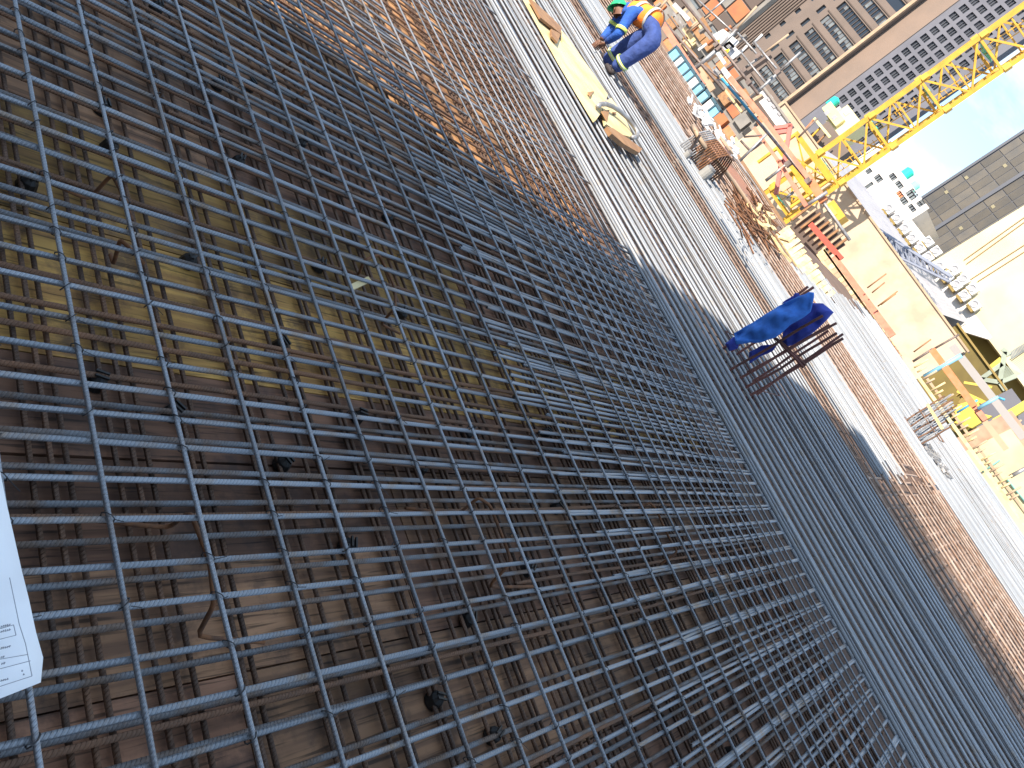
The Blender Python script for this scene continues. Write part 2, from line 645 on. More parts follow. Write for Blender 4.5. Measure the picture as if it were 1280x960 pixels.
for p, q in [((0, 858), (40, 845)), ((40, 845), (32, 805)), ((32, 805), (24, 780)), ((0, 799), (20, 794)), ((20, 794), (17, 781)), ((17, 781), (0, 786)), ((0, 836), (38, 826)), ((0, 824), (35, 818)), ((24, 780), (12, 722))]:
    ink_line(p, q)
for wx, wy, n_ in ((1, 791, 5), (1, 785, 5), (1, 812, 5), (1, 823, 2), (2, 831, 2), (27, 839.5, 1), (29, 844, 1), (1, 852, 4)):
    for k in range(n_):
        x0 = wx + k * 2.6
        y0 = wy - .27 * k * 2.6
        hgt = random.choice((2.2, 2.8, 2.4))
        ink_line((x0, y0), (x0 + .8, y0 - hgt), .0016)
        ink_line((x0 + .3, y0 - hgt * random.random()), (x0 + 1.9, y0 - .4 - hgt * random.random()), .0014)
ink.build('print', INK, sheet_o)

# ------------------------------------------------------------------ heavy strips of long bars and rusty mats between them
def strip(label, x0, x1, y0, y1, pitch, r, m, second=True, z=0.008):
    t = thing('rebar_strip', label, 'rebar bundle', ((x0 + x1) / 2, (y0 + y1) / 2, 0))
    y = y0
    while y < y1:
        e0, e1 = x0 + jit(.25), x1 + jit(.25)
        bar(t, (e0, y + jit(.03), z - r + jit(.006)), (e1, y + jit(.03), z - r + jit(.006)), r, m)
        if second:
            bar(t, (e0 + jit(.2), y + pitch / 2 + jit(.03), z - r - .06), (e1 + jit(.2), y + pitch / 2 + jit(.03), z - r - .06), r, m)
        y += pitch * random.uniform(.9, 1.1)
    return t


def stirrups(t, x0, x1, y0, y1, pitch, r, z, m):
    x = x0
    while x < x1:
        bar(t, (x + jit(.02), y0, z), (x + jit(.02), y1, z), r, m)
        x += pitch


def rmat(label, x0, x1, y0, y1, pa, pb, r, z, ma, mb_):
    t = thing('rebar_mat', label, 'rebar mat', ((x0 + x1) / 2, (y0 + y1) / 2, z))
    y = y0 + .05
    while y < y1:
        bar(t, (x0 + jit(.3), y + jit(.03), z), (x1 + jit(.3), y + jit(.03), z), r, ma)
        y += pa
    x = x0
    while x < x1:
        bar(t, (x + jit(.03), y0, z - 2 * r), (x + jit(.03), y1, z - 2 * r), r, mb_)
        x += pb
    return t


t = strip('broad strip of heavy parallel bars half in shade under the hanging blue overall', -15, 5, 5.66, 9.95, .19, .0145, PALE_A)
stirrups(t, -11, 4.5, 5.6, 10, .15, .006, -.09, RUST_B)
rmat('rusty mat with square mesh beyond the shaded strip, lower right', -1.1, 6, 10.05, 16.8, .40, .21, .016, -.01, SUNLIT_RUST_A, SUNLIT_RUST_B)
t = rmat('narrow dark rusty mat between the two pale bar strips', -17, -1.15, 10.05, 11.2, .28, .2, .009, -.05, SUNLIT_RUST_A, RUST_B)
strip('pale sunlit bar strip ending behind the hanging blue overall', -22, -1.2, 11.25, 13.3, .13, .014, PALE_A)
rmat('rusty brown mat in the sun behind the second pale strip', -9, -1.15, 13.4, 16.8, .40, .21, .016, -.01, SUNLIT_RUST_A, SUNLIT_RUST_B)
strip('far pale bar strip with a bright straight front edge', -6.6, 8, 16.9, 21.2, .15, .016, PALE_A)
rmat('grey-brown mat beyond the far pale strip', -8, 8, 21.4, 30.0, .5, .3, .02, -.01, PALE_A, SUNLIT_RUST_B)
strip('last pale bar strip along the far slab edge', -9, 9, 30.1, 33.8, .22, .02, PALE_A)
rmat('brown rusty mat at the far left behind the worker', -20, -9.1, 13.4, 21.5, .5, .4, .016, -.05, SUNLIT_RUST_A, RUST_B)
# loose bars lying askew on the brown mat
loose = random.Random(5)
lb = thing('loose_bars', 'loose thin bars lying askew on the brown mat left of the trench', 'loose bars', (-10, 16, 0))
for k in range(26):
    p0 = gz(loose.uniform(800, 900), loose.uniform(110, 260), .0)
    if not (13.2 < p0.y < 21 and -19 < p0.x < -7): continue
    a = loose.uniform(-.35, .35)
    bar(lb, p0, p0 + Vector((3.2 * math.cos(a), 3.2 * math.sin(a), 0)), .008, RUST_A if k % 3 else PALE_A)

# the concrete core behind the photographer whose shade covers the foreground
core = thing('concrete_core', 'tall unfinished concrete stair core behind the photographer', 'building', (2, -7, ZD))
XL = -2.77 + .22 * (-3 - 7.34)
mb = MB()
mb.box((XL, -9.5, ZD - .01), (9.5, -3, 11.75))
mb.build('wall', CONC, core)
mb = MB()
for k in range(5): mb.box((XL + .8 + k * 2.8, -2.99, 1 + 0), (XL + 2.6 + k * 2.8, -2.9, 3.2))
mb.build('shutter_panel', BOARD_M, core)

# ------------------------------------------------------------------ starter-bar cage with the blue overall
CL1 = mk('blue_work_cloth', (.04, .18, .60), (.03, .13, .46), 14, .85, 0, .004, 26)
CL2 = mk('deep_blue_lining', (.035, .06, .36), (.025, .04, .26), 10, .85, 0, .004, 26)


def z5(x, y): return (880 + x / 6, 340 + y / 6)


cage = thing('starter_bars', 'upright rusty column starter bars rising through the shaded strip under the blue overall', 'starter bars', (-2.1, 6.9, ZD))
MAROON = rebar_mat('maroon_rust', (.20, .075, .06), (.13, .055, .045), .7, .1, 'A', .4, .6)
SB = [((200, 735), (893, 328), 6.75, MAROON), ((250, 810), (940, 395), 6.8, MAROON), ((295, 882), (1000, 460), 6.85, MAROON), ((355, 922), (1048, 503), 6.88, MAROON),
      ((375, 930), (1040, 462), 7.0, MAROON), ((110, 592), (818, 108), 6.95, MAROON), ((150, 640), (782, 110), 7.1, MAROON), ((480, 668), (992, 380), 7.3, MAROON), ((225, 630), (700, 330), 7.25, MAROON),
      ((330, 850), (930, 440), 7.2, MAROON)]
for b_, t_, Y, m in SB:
    p, q = at(*z5(*b_), Y), at(*z5(*t_), Y)
    d = (q - p)
    p = p - d * ((p.z - ZD) / d.z)
    bar(cage, p, q + Vector((0, jit(.02), 0)), .0125, m, 'upright_bar')
for k, (a, b) in enumerate((((520, 480), (750, 715)), ((548, 500), (765, 700)))):
    bar(cage, at(*z5(*a), 6.78 + k * .03), at(*z5(*b), 6.78 + k * .03), .012, MAROON, 'cross_tie')
p, q = at(*z5(530, 485), 6.8), at(*z5(755, 715), 6.86)
for zz in (-.1, .12):
    pts = [Vector((-2.42, 6.72, zz)), Vector((-1.78, 6.78, zz)), Vector((-1.8, 7.32, zz)), Vector((-2.42, 7.28, zz))]
    props(MB().tube(pts, .006, 6, True).build('stirrup', MAROON, cage))


def cloth(name, poly, Y, thick, m, parent, seed=1, fold=.03, lean=0, n=34):
    """a hanging folded cloth: a puffed two-sided skin over the outline, with folds"""
    rs = random.Random(seed)
    P = [at(*z5(*p), Y) for p in poly]
    p2 = [Vector((p.x, p.z)) for p in P]
    bpts = []
    for i, a in enumerate(p2):
        b = p2[(i + 1) % len(p2)]
        k = max(1, int((b - a).length / .035))
        for j in range(k): bpts.append(a.lerp(b, j / k) + Vector((rs.uniform(-1, 1), rs.uniform(-1, 1))) * .003)
    x0, x1 = min(p.x for p in p2), max(p.x for p in p2)
    y0, y1 = min(p.y for p in p2), max(p.y for p in p2)

    def inside(q):
        c = False
        for i in range(len(bpts)):
            a, b = bpts[i], bpts[i - 1]
            if (a.y > q.y) != (b.y > q.y) and q.x < (b.x - a.x) * (q.y - a.y) / (b.y - a.y) + a.x: c = not c
        return c

    def dist(q):
        best = 9
        for i in range(len(bpts)):
            a, b = bpts[i - 1], bpts[i]
            ab = b - a
            t = max(0, min(1, (q - a).dot(ab) / max(ab.length_squared, 1e-9)))
            best = min(best, (a + ab * t - q).length)
        return best
    pts = list(bpts)
    st = (x1 - x0) / n
    yy = y0
    while yy < y1:
        xx = x0
        while xx < x1:
            q = Vector((xx + rs.uniform(-.3, .3) * st, yy + rs.uniform(-.3, .3) * st))
            if inside(q) and dist(q) > st * .6: pts.append(q)
            xx += st
        yy += st
    nb = len(bpts)
    res = geometry.delaunay_2d_cdt(pts, [(i, (i + 1) % nb) for i in range(nb)], [], 1, 1e-5)
    V2, Fc = res[0], res[2]
    phs = [(rs.uniform(6, 22), rs.uniform(-34, 10), rs.random() * 6, rs.uniform(.5, 1)) for _ in range(3)] + [(rs.uniform(20, 45), rs.uniform(-60, 60), rs.random() * 6, rs.uniform(.15, .4)) for _ in range(3)]
    vs, fs = [], []
    for side in (-1, 1):
        for q in V2:
            d = dist(q)
            puff = thick * min(1, d / .09) ** .5
            f_ = sum(a * math.sin(q.x * u + q.y * v + ph) for u, v, ph, a in phs) * fold * min(1, d / .03) * .7
            vs.append(Vector((q.x, Y + side * puff * .5 + f_ + lean * (q.y - y0), q.y)))
    k = len(V2)
    for f in Fc:
        fs.append(tuple(f))
        fs.append(tuple(i + k for i in reversed(f)))
    mb = MB()
    mb.add(vs, fs)
    o = mb.build(name, m, parent, smooth=True)
    bm = bmesh.new()
    bm.from_mesh(o.data)
    bmesh.ops.remove_doubles(bm, verts=bm.verts, dist=.0008)
    bmesh.ops.recalc_face_normals(bm, faces=bm.faces)
    bm.to_mesh(o.data)
    bm.free()
    return o


ov = thing('work_overall', 'bright blue work overall thrown over the upright starter bars', 'overall', at(*z5(500, 400), 6.7))
cloth('jacket', [(225, 460), (330, 398), (470, 310), (585, 240), (690, 190), (790, 150), (825, 152), (826, 190), (815, 240), (800, 300), (740, 345), (640, 400), (590, 450), (540, 490), (420, 532), (350, 528), (240, 548)], 6.68, .13, CL1, ov, 3, .042)
cloth('trouser_leg', [(815, 232), (890, 235), (975, 300), (900, 385), (800, 470), (700, 540), (620, 562), (580, 520), (600, 425), (700, 350), (790, 290)], 6.86, .12, CL2, ov, 5, .03)
cloth('sleeve', [(340, 600), (430, 552), (500, 545), (560, 528), (520, 590), (430, 632), (340, 690)], 6.8, .07, CL2, ov, 7, .02)
cloth('cuff', [(158, 540), (225, 485), (262, 540), (255, 575), (190, 592)], 6.72, .06, CL2, ov, 9, .02)
cloth('collar', [(580, 240), (600, 215), (670, 180), (680, 155), (715, 160), (720, 190), (640, 225)], 6.8, .06, CL2, ov, 11, .02)

# ------------------------------------------------------------------ far starter-bar cage
def z4(x, y): return (1120 + x / 9.6, 470 + y / 9.6)


c2 = thing('starter_bars', 'sunlit upright starter bars with a pale timber tie, far right of the slab', 'starter bars', gz(1145, 540, ZD))
fr = random.Random(9)
for k in range(13):
    t = k / 12
    a = z4(120 + 210 * t + fr.uniform(-8, 8), 540 + 280 * t)
    Y = 19.1 + fr.uniform(-.1, .6)
    L = (fr.uniform(540, 640), fr.uniform(300, 470))[k > 7]
    b = z4(120 + 210 * t + L * .84, 540 + 280 * t - L * .545)
    p, q = at(*a, Y), at(*b, Y)
    p.z = ZD
    bar(c2, p, q, .019, RUST_B if k % 3 == 0 else PALE_A, 'upright_bar')
MB().beam(at(*z4(375, 335), 19.0), at(*z4(560, 640), 19.0), .07, .06).build('timber_tie', CREAMW, c2)
for zz in (.0, .35):
    pts = [Vector((-2.85, 19.1, zz)), Vector((-2.05, 19.1, zz)), Vector((-2.05, 19.8, zz)), Vector((-2.85, 19.8, zz))]
    MB().tube(pts, .012, 6, True).build('stirrup', RUST_B, c2)
rb_ = MB()
for k in range(60):
    p = gz(1158 + k * .45 + fr.uniform(-3, 3), 557 + k * .62 + fr.uniform(-3, 3), .02)
    s_ = fr.uniform(.03, .09)
    a = fr.random() * 6
    rb_.beam(p, p + Vector((math.cos(a) * s_ * 2, math.sin(a) * s_ * 2, .03)), s_, s_ * .6)
o = rb_.build('wire_offcuts', GALV)
props(o, 'scatter of tie-wire offcuts lying beside the far starter bars', 'offcuts', kind='stuff')

# ------------------------------------------------------------------ pale timber trough on the sunlit bars, with a hose
tr = thing('timber_trough', 'long cream timber boards lying on the sunlit bars in front of the worker', 'timber', (-7, 7.6, .02))


def slab_px(mb, poly, z, th):
    """a board with the given outline, lying at height z, real thickness th"""
    mb.prism([gz(x, y, z) for x, y in poly], (0, 0, -th))


mb = MB()
slab_px(mb, [(655, -6), (664, -6), (735, 105), (752, 140), (745, 150), (728, 122), (700, 75)], .05, .04)
mb.build('board', CREAMW, tr)
mb = MB()
slab_px(mb, [(702, 38), (710, 47), (760, 118), (752, 139), (728, 100), (704, 62)], .065, .03)
mb.build('board', CREAMW, tr)
mb = MB()
slab_px(mb, [(752, 130), (764, 122), (780, 144), (792, 172), (776, 168), (758, 155)], .06, .04)
mb.build('board', CREAMW, tr)
mb = MB()
slab_px(mb, [(663, -2), (668, 2), (690, 22), (702, 34), (701, 42), (676, 22)], .10, .03)
mb.build('side_board', BROWNW, tr)  # brown colour stands for the shaded side of the cream timber
mb = MB()
slab_px(mb, [(689, 36), (701, 42), (697, 53), (690, 45)], .095, .025)
mb.build('side_board', BROWNW, tr)
mb = MB()
slab_px(mb, [(759, 158), (766, 160), (784, 172), (803, 186), (799, 191), (780, 180), (765, 167)], .10, .05)
mb.build('side_board', BROWNW, tr)
for tri in ([(735, 115), (743, 114), (738, 120)], [(766, 140), (771, 140), (768, 144)], [(752, 139), (762, 137), (759, 151)]):
    mb = MB()
    slab_px(mb, tri, .078, .012)
    mb.build('notch_block', BROWNW, tr)  # brown triangles drawn for the dark cutouts between the boards
hose = MB()
hp = [(747, 133), (751, 130), (758, 130), (766, 133), (775, 139), (784, 147), (792, 157), (797, 165), (796, 171), (790, 172)]
hose.tube([gz(x, y, .09 + .05 * math.sin(i * .33)) for i, (x, y) in enumerate(hp)], .028, 8)
props(hose.build('hose', GALV, smooth=True, loc=gz(770, 140, .1)), 'grey hose arching over the end of the cream timber boards', 'hose')

# ------------------------------------------------------------------ the worker
def skin_body(name, J, E_, m, parent, sub=1, root=None):
    names = list(J)
    idx = {k: i for i, k in enumerate(names)}
    base = wl(parent)
    me = bpy.data.meshes.new(name)
    me.from_pydata([Vector(J[k][0]) - base for k in names], [(idx[a], idx[b]) for a, b in E_], [])
    o = link(name, me, base, parent)
    md = o.modifiers.new('skin', 'SKIN')
    md.use_smooth_shade = True
    for i, k in enumerate(names):
        sv = me.skin_vertices[0].data[i]
        r = J[k][1]
        sv.radius = r if isinstance(r, tuple) else (r, r)
        sv.use_root = (k == root)
    ss = o.modifiers.new('sub', 'SUBSURF')
    ss.levels = ss.render_levels = sub
    dg = bpy.context.evaluated_depsgraph_get()
    dg.update()
    nm = bpy.data.meshes.new_from_object(o.evaluated_get(dg))
    o.modifiers.clear()
    o.data = nm
    nm.name = name
    nm.materials.clear()
    nm.materials.append(m)
    nm.polygons.foreach_set('use_smooth', [True] * len(nm.polygons))
    return o


SKIN = mk('brown_skin', (.16, .075, .045), None, rough=.6)
OVB = mk('worker_blue_overall', (.04, .075, .26), (.03, .055, .19), 9, .85, 0, .03, 9)
OVB2 = mk('worker_blue_jacket', (.02, .10, .42), (.02, .075, .32), 9, .85, 0, .03, 10)
VESTM = mk('orange_hivis', (.95, .22, .025), (.95, .34, .03), 5, .8, 0, .02, 9)
LIME = mk('lime_reflective', (.62, .75, .16), None, rough=.5)
SILV = mk('silver_reflective', (.55, .55, .48), None, rough=.4)
HELM = mk('green_helmet', (.02, .42, .15), None, rough=.3)
BOOT = mk('dark_boot', (.04, .03, .03), None, rough=.7)
wk = thing('person', 'worker in blue overalls, orange vest and green helmet bending over to tie bars', 'person', (-7.8, 9.5, 0))


def W(x, y, Y=9.5): return at(x, y, Y)


aR, aL = W(765, 87, 9.44), W(754, 79, 9.66)
kR, kL = W(796, 66, 9.42), W(785, 56, 9.64)
hR, hL = W(819, 50, 9.44), W(812, 42, 9.64)
pel = W(825, 39, 9.54)
wst = W(812, 24, 9.54)
chs = W(795, 16, 9.54)
nck = W(781, 15, 9.54)
hdc = W(772, 15, 9.54)
hdt = W(773, 7, 9.54)
sR, sL = W(789, 17, 9.34), W(781, 10, 9.74)
eR, eL = W(773, 43, 9.28), W(764, 36, 9.76)
wR, wL = W(757, 53, 9.38), W(751, 50, 9.66)
J = {'pel': (pel, (.17, .15)), 'wst': (wst, (.165, .14)), 'chs': (chs, (.17, .135)), 'nck': (nck, .055), 'hd1': (hdc, .085), 'hd2': (hdt, .085),
     'hR': (hR, .145), 'kR': (kR, .125), 'aR': (aR, .105), 'hL': (hL, .145), 'kL': (kL, .125), 'aL': (aL, .105),
     'sR': (sR, .095), 'eR': (eR, .075), 'wR': (wR, .05), 'sL': (sL, .095), 'eL': (eL, .075), 'wL': (wL, .05)}
E_ = [('pel', 'wst'), ('wst', 'chs'), ('chs', 'nck'), ('nck', 'hd1'), ('hd1', 'hd2'), ('pel', 'hR'), ('hR', 'kR'), ('kR', 'aR'), ('pel', 'hL'), ('hL', 'kL'), ('kL', 'aL'),
      ('chs', 'sR'), ('sR', 'eR'), ('eR', 'wR'), ('chs', 'sL'), ('sL', 'eL'), ('eL', 'wL')]
body = skin_body('body', J, E_, OVB, wk, 2, 'pel')
body.data.materials.append(SKIN)
body.data.materials.append(OVB2)
for p in body.data.polygons:
    c = p.center + wl(wk)
    if (c - hdc).length < .13 or (c - hdt).length < .13: p.material_index = 1
    elif min((c - q).length for q in (wR, wL)) < .05: p.material_index = 1
    elif min((c - q).length for q in (sR, sL, eR, eL, chs, nck)) < .2: p.material_index = 2
# face: nose and brow, eyes, ears
fdir = (W(761, 19, 9.54) - hdc).normalized()
sidev = Vector((0, 1, 0))
dn = (hdt - hdc).normalized()
mb = MB()
fc = hdc + fdir * .085
mb.tube([fc - dn * -.01, fc + fdir * .022 - dn * .02, fc - dn * .03], [.008, .013, .009], 6)
mb.build('nose', SKIN, wk, smooth=True)
for s in (-1, 1):
    mb = MB()
    c = hdc + sidev * s * .086
    mb.tube([c - dn * .025, c + sidev * s * .014, c + dn * .025], [.008, .014, .01], 6)
    mb.build('ear', SKIN, wk, smooth=True)
    mb = MB()
    c = hdc + fdir * .08 + sidev * s * .033 + dn * .012
    mb.tube([c - sidev * .009, c + sidev * .009], .007, 6)
    mb.build('eye', BOOT, wk, smooth=True)
mb = MB()
c = hdc + fdir * .08 - dn * .045
mb.tube([c - sidev * .025, c + sidev * .025], .006, 6)
mb.build('mouth', BOOT, wk)
# hands with five fingers reaching for the bars
for (wr, el, s) in ((wR, eR, 1), (wL, eL, -1)):
    d = (wr - el).normalized()
    tgt = Vector((wr.x - .05, wr.y, .02))
    dd_ = ((tgt - wr).normalized() * .6 + d * .5).normalized()
    sd2 = dd_.cross(Vector((0, 0, 1))).normalized()
    hj = {'w': (wr, .03), 'p': (wr + dd_ * .05, (.04, .018)), 'k': (wr + dd_ * .09, (.042, .016))}
    he = [('w', 'p'), ('p', 'k')]
    for i, (o_, L) in enumerate(((-.03, .075), (-.01, .085), (.01, .08), (.03, .06))):
        b0 = wr + dd_ * .095 + sd2 * o_
        b1 = b0 + dd_ * L * .5 + Vector((0, 0, -.012))
        b2 = b1 + dd_ * L * .3 + Vector((0, 0, -.03))
        hj.update({'a%d' % i: (b0, .0095), 'b%d' % i: (b1, .009), 'c%d' % i: (b2, .008)})
        he += [('k', 'a%d' % i), ('a%d' % i, 'b%d' % i), ('b%d' % i, 'c%d' % i)]
    b0 = wr + dd_ * .045 + sd2 * .04 * s
    hj.update({'t0': (b0, .012), 't1': (b0 + dd_ * .035 + sd2 * .02 * s, .011), 't2': (b0 + dd_ * .065 + sd2 * .012 * s + Vector((0, 0, -.015)), .009)})
    he += [('p', 't0'), ('t0', 't1'), ('t1', 't2')]
    skin_body('hand', hj, he, SKIN, wk, 1, 'w')
# vest
J = {'a': (W(824, 31, 9.54), (.185, .18)), 'b': (wst, (.195, .18)), 'c': (chs, (.195, .18)), 'd': (W(787, 13, 9.54), (.17, .14))}
v = skin_body('vest', J, [('a', 'b'), ('b', 'c'), ('c', 'd')], VESTM, wk, 2, 'a')


def ring(c, axis, r1, r2, wd, m, name, flat=(0, 1, 0)):
    axis = axis.normalized()
    u = Vector(flat)
    u = (u - axis * u.dot(axis)).normalized()
    b = axis.cross(u)
    n = 20
    vs, fs = [], []
    for e in (-wd / 2, wd / 2):
        for k in range(n):
            a = 2 * math.pi * k / n
            vs.append(c + axis * e + u * math.cos(a) * r1 + b * math.sin(a) * r2)
    fs = [(k, (k + 1) % n, (k + 1) % n + n, k + n) for k in range(n)]
    o = MB().add(vs, fs).build(name, m, wk, smooth=True)
    md = o.modifiers.new('thickness', 'SOLIDIFY')
    md.thickness = .008


tax = chs - pel
ring(W(802, 19, 9.54), tax, .212, .186, .05, SILV, 'reflective_strip')
ring(W(817, 27, 9.54), tax, .21, .19, .045, SILV, 'reflective_strip')
for a, k in ((aR, kR), (aL, kL)):
    ring(a.lerp(k, .42), k - a, .128, .128, .05, LIME, 'leg_band', (1, 0, 0))
    ring(a.lerp(k, .42), k - a, .131, .131, .018, SILV, 'leg_band', (1, 0, 0))
for s_, e_ in ((sR, eR), (sL, eL)):
    ring(s_.lerp(e_, .78), e_ - s_, .09, .09, .05, LIME, 'sleeve_band', (1, 0, 0))
# helmet: dome and brim
hv = (hdt - hdc).normalized()
hc = hdc.lerp(hdt, .75)
u = sidev
b = hv.cross(u)
vs, fs, n, k = [], [], 16, 6
for i in range(k):
    a = i / k * math.pi / 2
    for j in range(n):
        t = 2 * math.pi * j / n
        vs.append(hc + hv * (.115 * math.sin(a)) + (u * math.cos(t) * .115 + b * math.sin(t) * .135) * math.cos(a))
vs.append(hc + hv * .118)
for i in range(k - 1):
    for j in range(n): fs.append((i * n + j, i * n + (j + 1) % n, (i + 1) * n + (j + 1) % n, (i + 1) * n + j))
for j in range(n): fs.append(((k - 1) * n + j, (k - 1) * n + (j + 1) % n, k * n))
br = len(vs)
for j in range(n):
    t = 2 * math.pi * j / n
    vs.append(hc - hv * .006 + u * math.cos(t) * .13 + b * math.sin(t) * .155 + fdir * .02)
for j in range(n): fs.append((j, (j + 1) % n, br + (j + 1) % n, br + j))
o = MB().add(vs, fs).build('helmet', HELM, wk, smooth=True)
o.modifiers.new('thickness', 'SOLIDIFY').thickness = .006
for a in (aR, aL):
    t = Vector((-1, .15, 0)).normalized()
    z = Vector((a.x, a.y, .045))
    J = {'h': (z - t * .07, .05), 'm': (z + t * .06, .045), 't': (z + t * .17 - Vector((0, 0, .008)), .04), 'a': (Vector((a.x, a.y, .13)), .058)}
    skin_body('boot', J, [('m', 'h'), ('m', 't'), ('h', 'a')], BOOT, wk, 1, 'm')

# ------------------------------------------------------------------ background buildings
def zat(x, y, Y): return at(x, y, Y).z
def xat(x, y, Y): return at(x, y, Y).x


def wall_holes(x0, x1, z0, z1, Y, holes, depth):
    """front skin at Y with real openings and their reveals"""
    mb = MB()
    xs = sorted({x0, x1} | {h[0] for h in holes} | {h[1] for h in holes})
    zs = sorted({z0, z1} | {h[2] for h in holes} | {h[3] for h in holes})
    ix = {v: i for i, v in enumerate(xs)}
    iz = {v: i for i, v in enumerate(zs)}
    cut = set()
    for h in holes:
        for a in range(ix[h[0]], ix[h[1]]):
            for b in range(iz[h[2]], iz[h[3]]): cut.add((a, b))
    for a in range(len(xs) - 1):
        for b in range(len(zs) - 1):
            if (a, b) in cut: continue
            mb.add([(xs[a], Y, zs[b]), (xs[a + 1], Y, zs[b]), (xs[a + 1], Y, zs[b + 1]), (xs[a], Y, zs[b + 1])], [(0, 1, 2, 3)])
    for (a, b, c, d) in holes:
        e = Y + depth
        mb.add([(a, Y, c), (b, Y, c), (b, Y, d), (a, Y, d), (a, e, c), (b, e, c), (b, e, d), (a, e, d)],
               [(0, 1, 5, 4), (1, 2, 6, 5), (2, 3, 7, 6), (3, 0, 4, 7)])
    return mb


def shell(mb, x0, x1, z0, z1, Y, D):
    """sides, back and roof behind a front skin"""
    return mb.add([(x0, Y, z0), (x1, Y, z0), (x1, Y, z1), (x0, Y, z1), (x0, Y + D, z0), (x1, Y + D, z0), (x1, Y + D, z1), (x0, Y + D, z1)],
                  [(1, 5, 6, 2), (0, 3, 7, 4), (4, 7, 6, 5), (3, 2, 6, 7)])


TAUPE = mk('taupe_render', (.165, .125, .105), (.14, .108, .092), .3, .85)
TAUPE2 = mk('taupe_render_dark', (.10, .072, .06), (.085, .065, .055), .3, .85)
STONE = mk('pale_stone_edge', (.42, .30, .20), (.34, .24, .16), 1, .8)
GLASSD = mk('dark_window_glass', (.02, .023, .03), None, rough=.08, spec=.6)
BLIND = mk('pale_blind', (.16, .18, .19), (.10, .11, .125), .8, .4)
GREYT = mk('grey_tower_concrete', (.135, .135, .16), (.115, .115, .138), .2, .8)
WHITEW = mk('white_wall', (.60, .56, .53), (.52, .49, .47), .4, .8)
CREAM = mk('cream_wall', (.56, .50, .33), (.50, .43, .26), .3, .8)
PEACH = mk('peach_plaster', (.50, .39, .28), (.38, .29, .21), .7, .9, 0, .01, 6)

# brown office block with ribbon windows
Y = 130
XR = xat(1060, 69, Y)
XL_ = xat(935, 26, Y)
z0, z1 = -30, 62
bb = thing('office_building', 'tall taupe office block with long ribbon windows behind the scaffold', 'building', (XR, Y, -30))
holes = []
zr = zat(1007, 117, Y)
pit = zat(1025, 99, Y) - zr
xa, xb = xat(1058, 71, Y) - 8.9, XR - .55
ribbons = []
for k in range(-6, 14):
    za = zr - .75 + k * pit
    if za + 1.7 < z1:
        ribbons.append((xa, xb, za, za + 1.65))
        holes.append(ribbons[-1])
smalls = []
for k in range(-6, 14):
    za = zr - .3 + k * pit
    for (a, b, h1, h2) in ((xa - 2.1, xa - 1.3, 0, 1.6), (xa - 4.9, xa - 4.1, .5, 1.5)):
        smalls.append((a, b, za + h1, za + h2))
        holes.append(smalls[-1])
mb = wall_holes(XL_, XR, z0, z1, Y, holes, .35)
shell(mb, XL_, XR, z0, z1, Y, 1.2)
mb.build('wall', TAUPE, bb, fix=False)
MB().box((XR + .07, Y + 1, z0), (xat(1040, 120, Y + 1), Y + 1.3, z1 - 1)).build('gable_wall', mk('beige_gable', (.23, .165, .13), (.20, .148, .12), .3, .85), bb)
mb = MB()
for k in range(9): mb.box((XL_ + .2 + k * .55, Y - .25, z0), (XL_ + .32 + k * .55, Y, z1))
mb.build('pilaster', TAUPE2, bb)
MB().box((XR - .5, Y - .5, z0), (XR + .06, Y - .003, z1)).build('corner_strip', STONE, bb)  # sunlit building edge put into the colour as a paler strip
wr = random.Random(4)
for i, (a, b, c, d) in enumerate(ribbons):
    big = i % 4 == 2
    MB().add([(a, Y + .34, c), (b, Y + .34, c), (b, Y + .34, d), (a, Y + .34, d)], [(0, 1, 2, 3)]).build('window', GLASSD, bb, fix=False)
    if c > -6 and d < 26:
        w_ = MB()
        nb = 11
        for j in range(1, nb): w_.box((a + (b - a) * j / nb - .05, Y + .2, c), (a + (b - a) * j / nb + .05, Y + .32, d))
        w_.build('mullion', TAUPE2, bb)
        for j in range(nb):
            if wr.random() < (.25, .9, .35, .6)[i % 4]:
                xx = a + (b - a) * j / nb + .07
                h_ = (d - c) * wr.uniform(.45, .98)
                MB().box((xx, Y + .27, d - h_), (xx + (b - a) / nb - .14, Y + .31, d)).build('blind', BLIND, bb)
for (a, b, c, d) in smalls:
    if c > -6 and d < 26:
        MB().add([(a, Y + .34, c), (b, Y + .34, c), (b, Y + .34, d), (a, Y + .34, d)], [(0, 1, 2, 3)]).build('window', GLASSD, bb, fix=False)
mb = MB()
for k in range(-4, 8):
    za = zr + 1.15 + k * pit
    mb.box((xa - .6, Y - .12, za), (XR - .56, Y - .003, za + .18))
mb.build('sill_band', TAUPE2, bb)

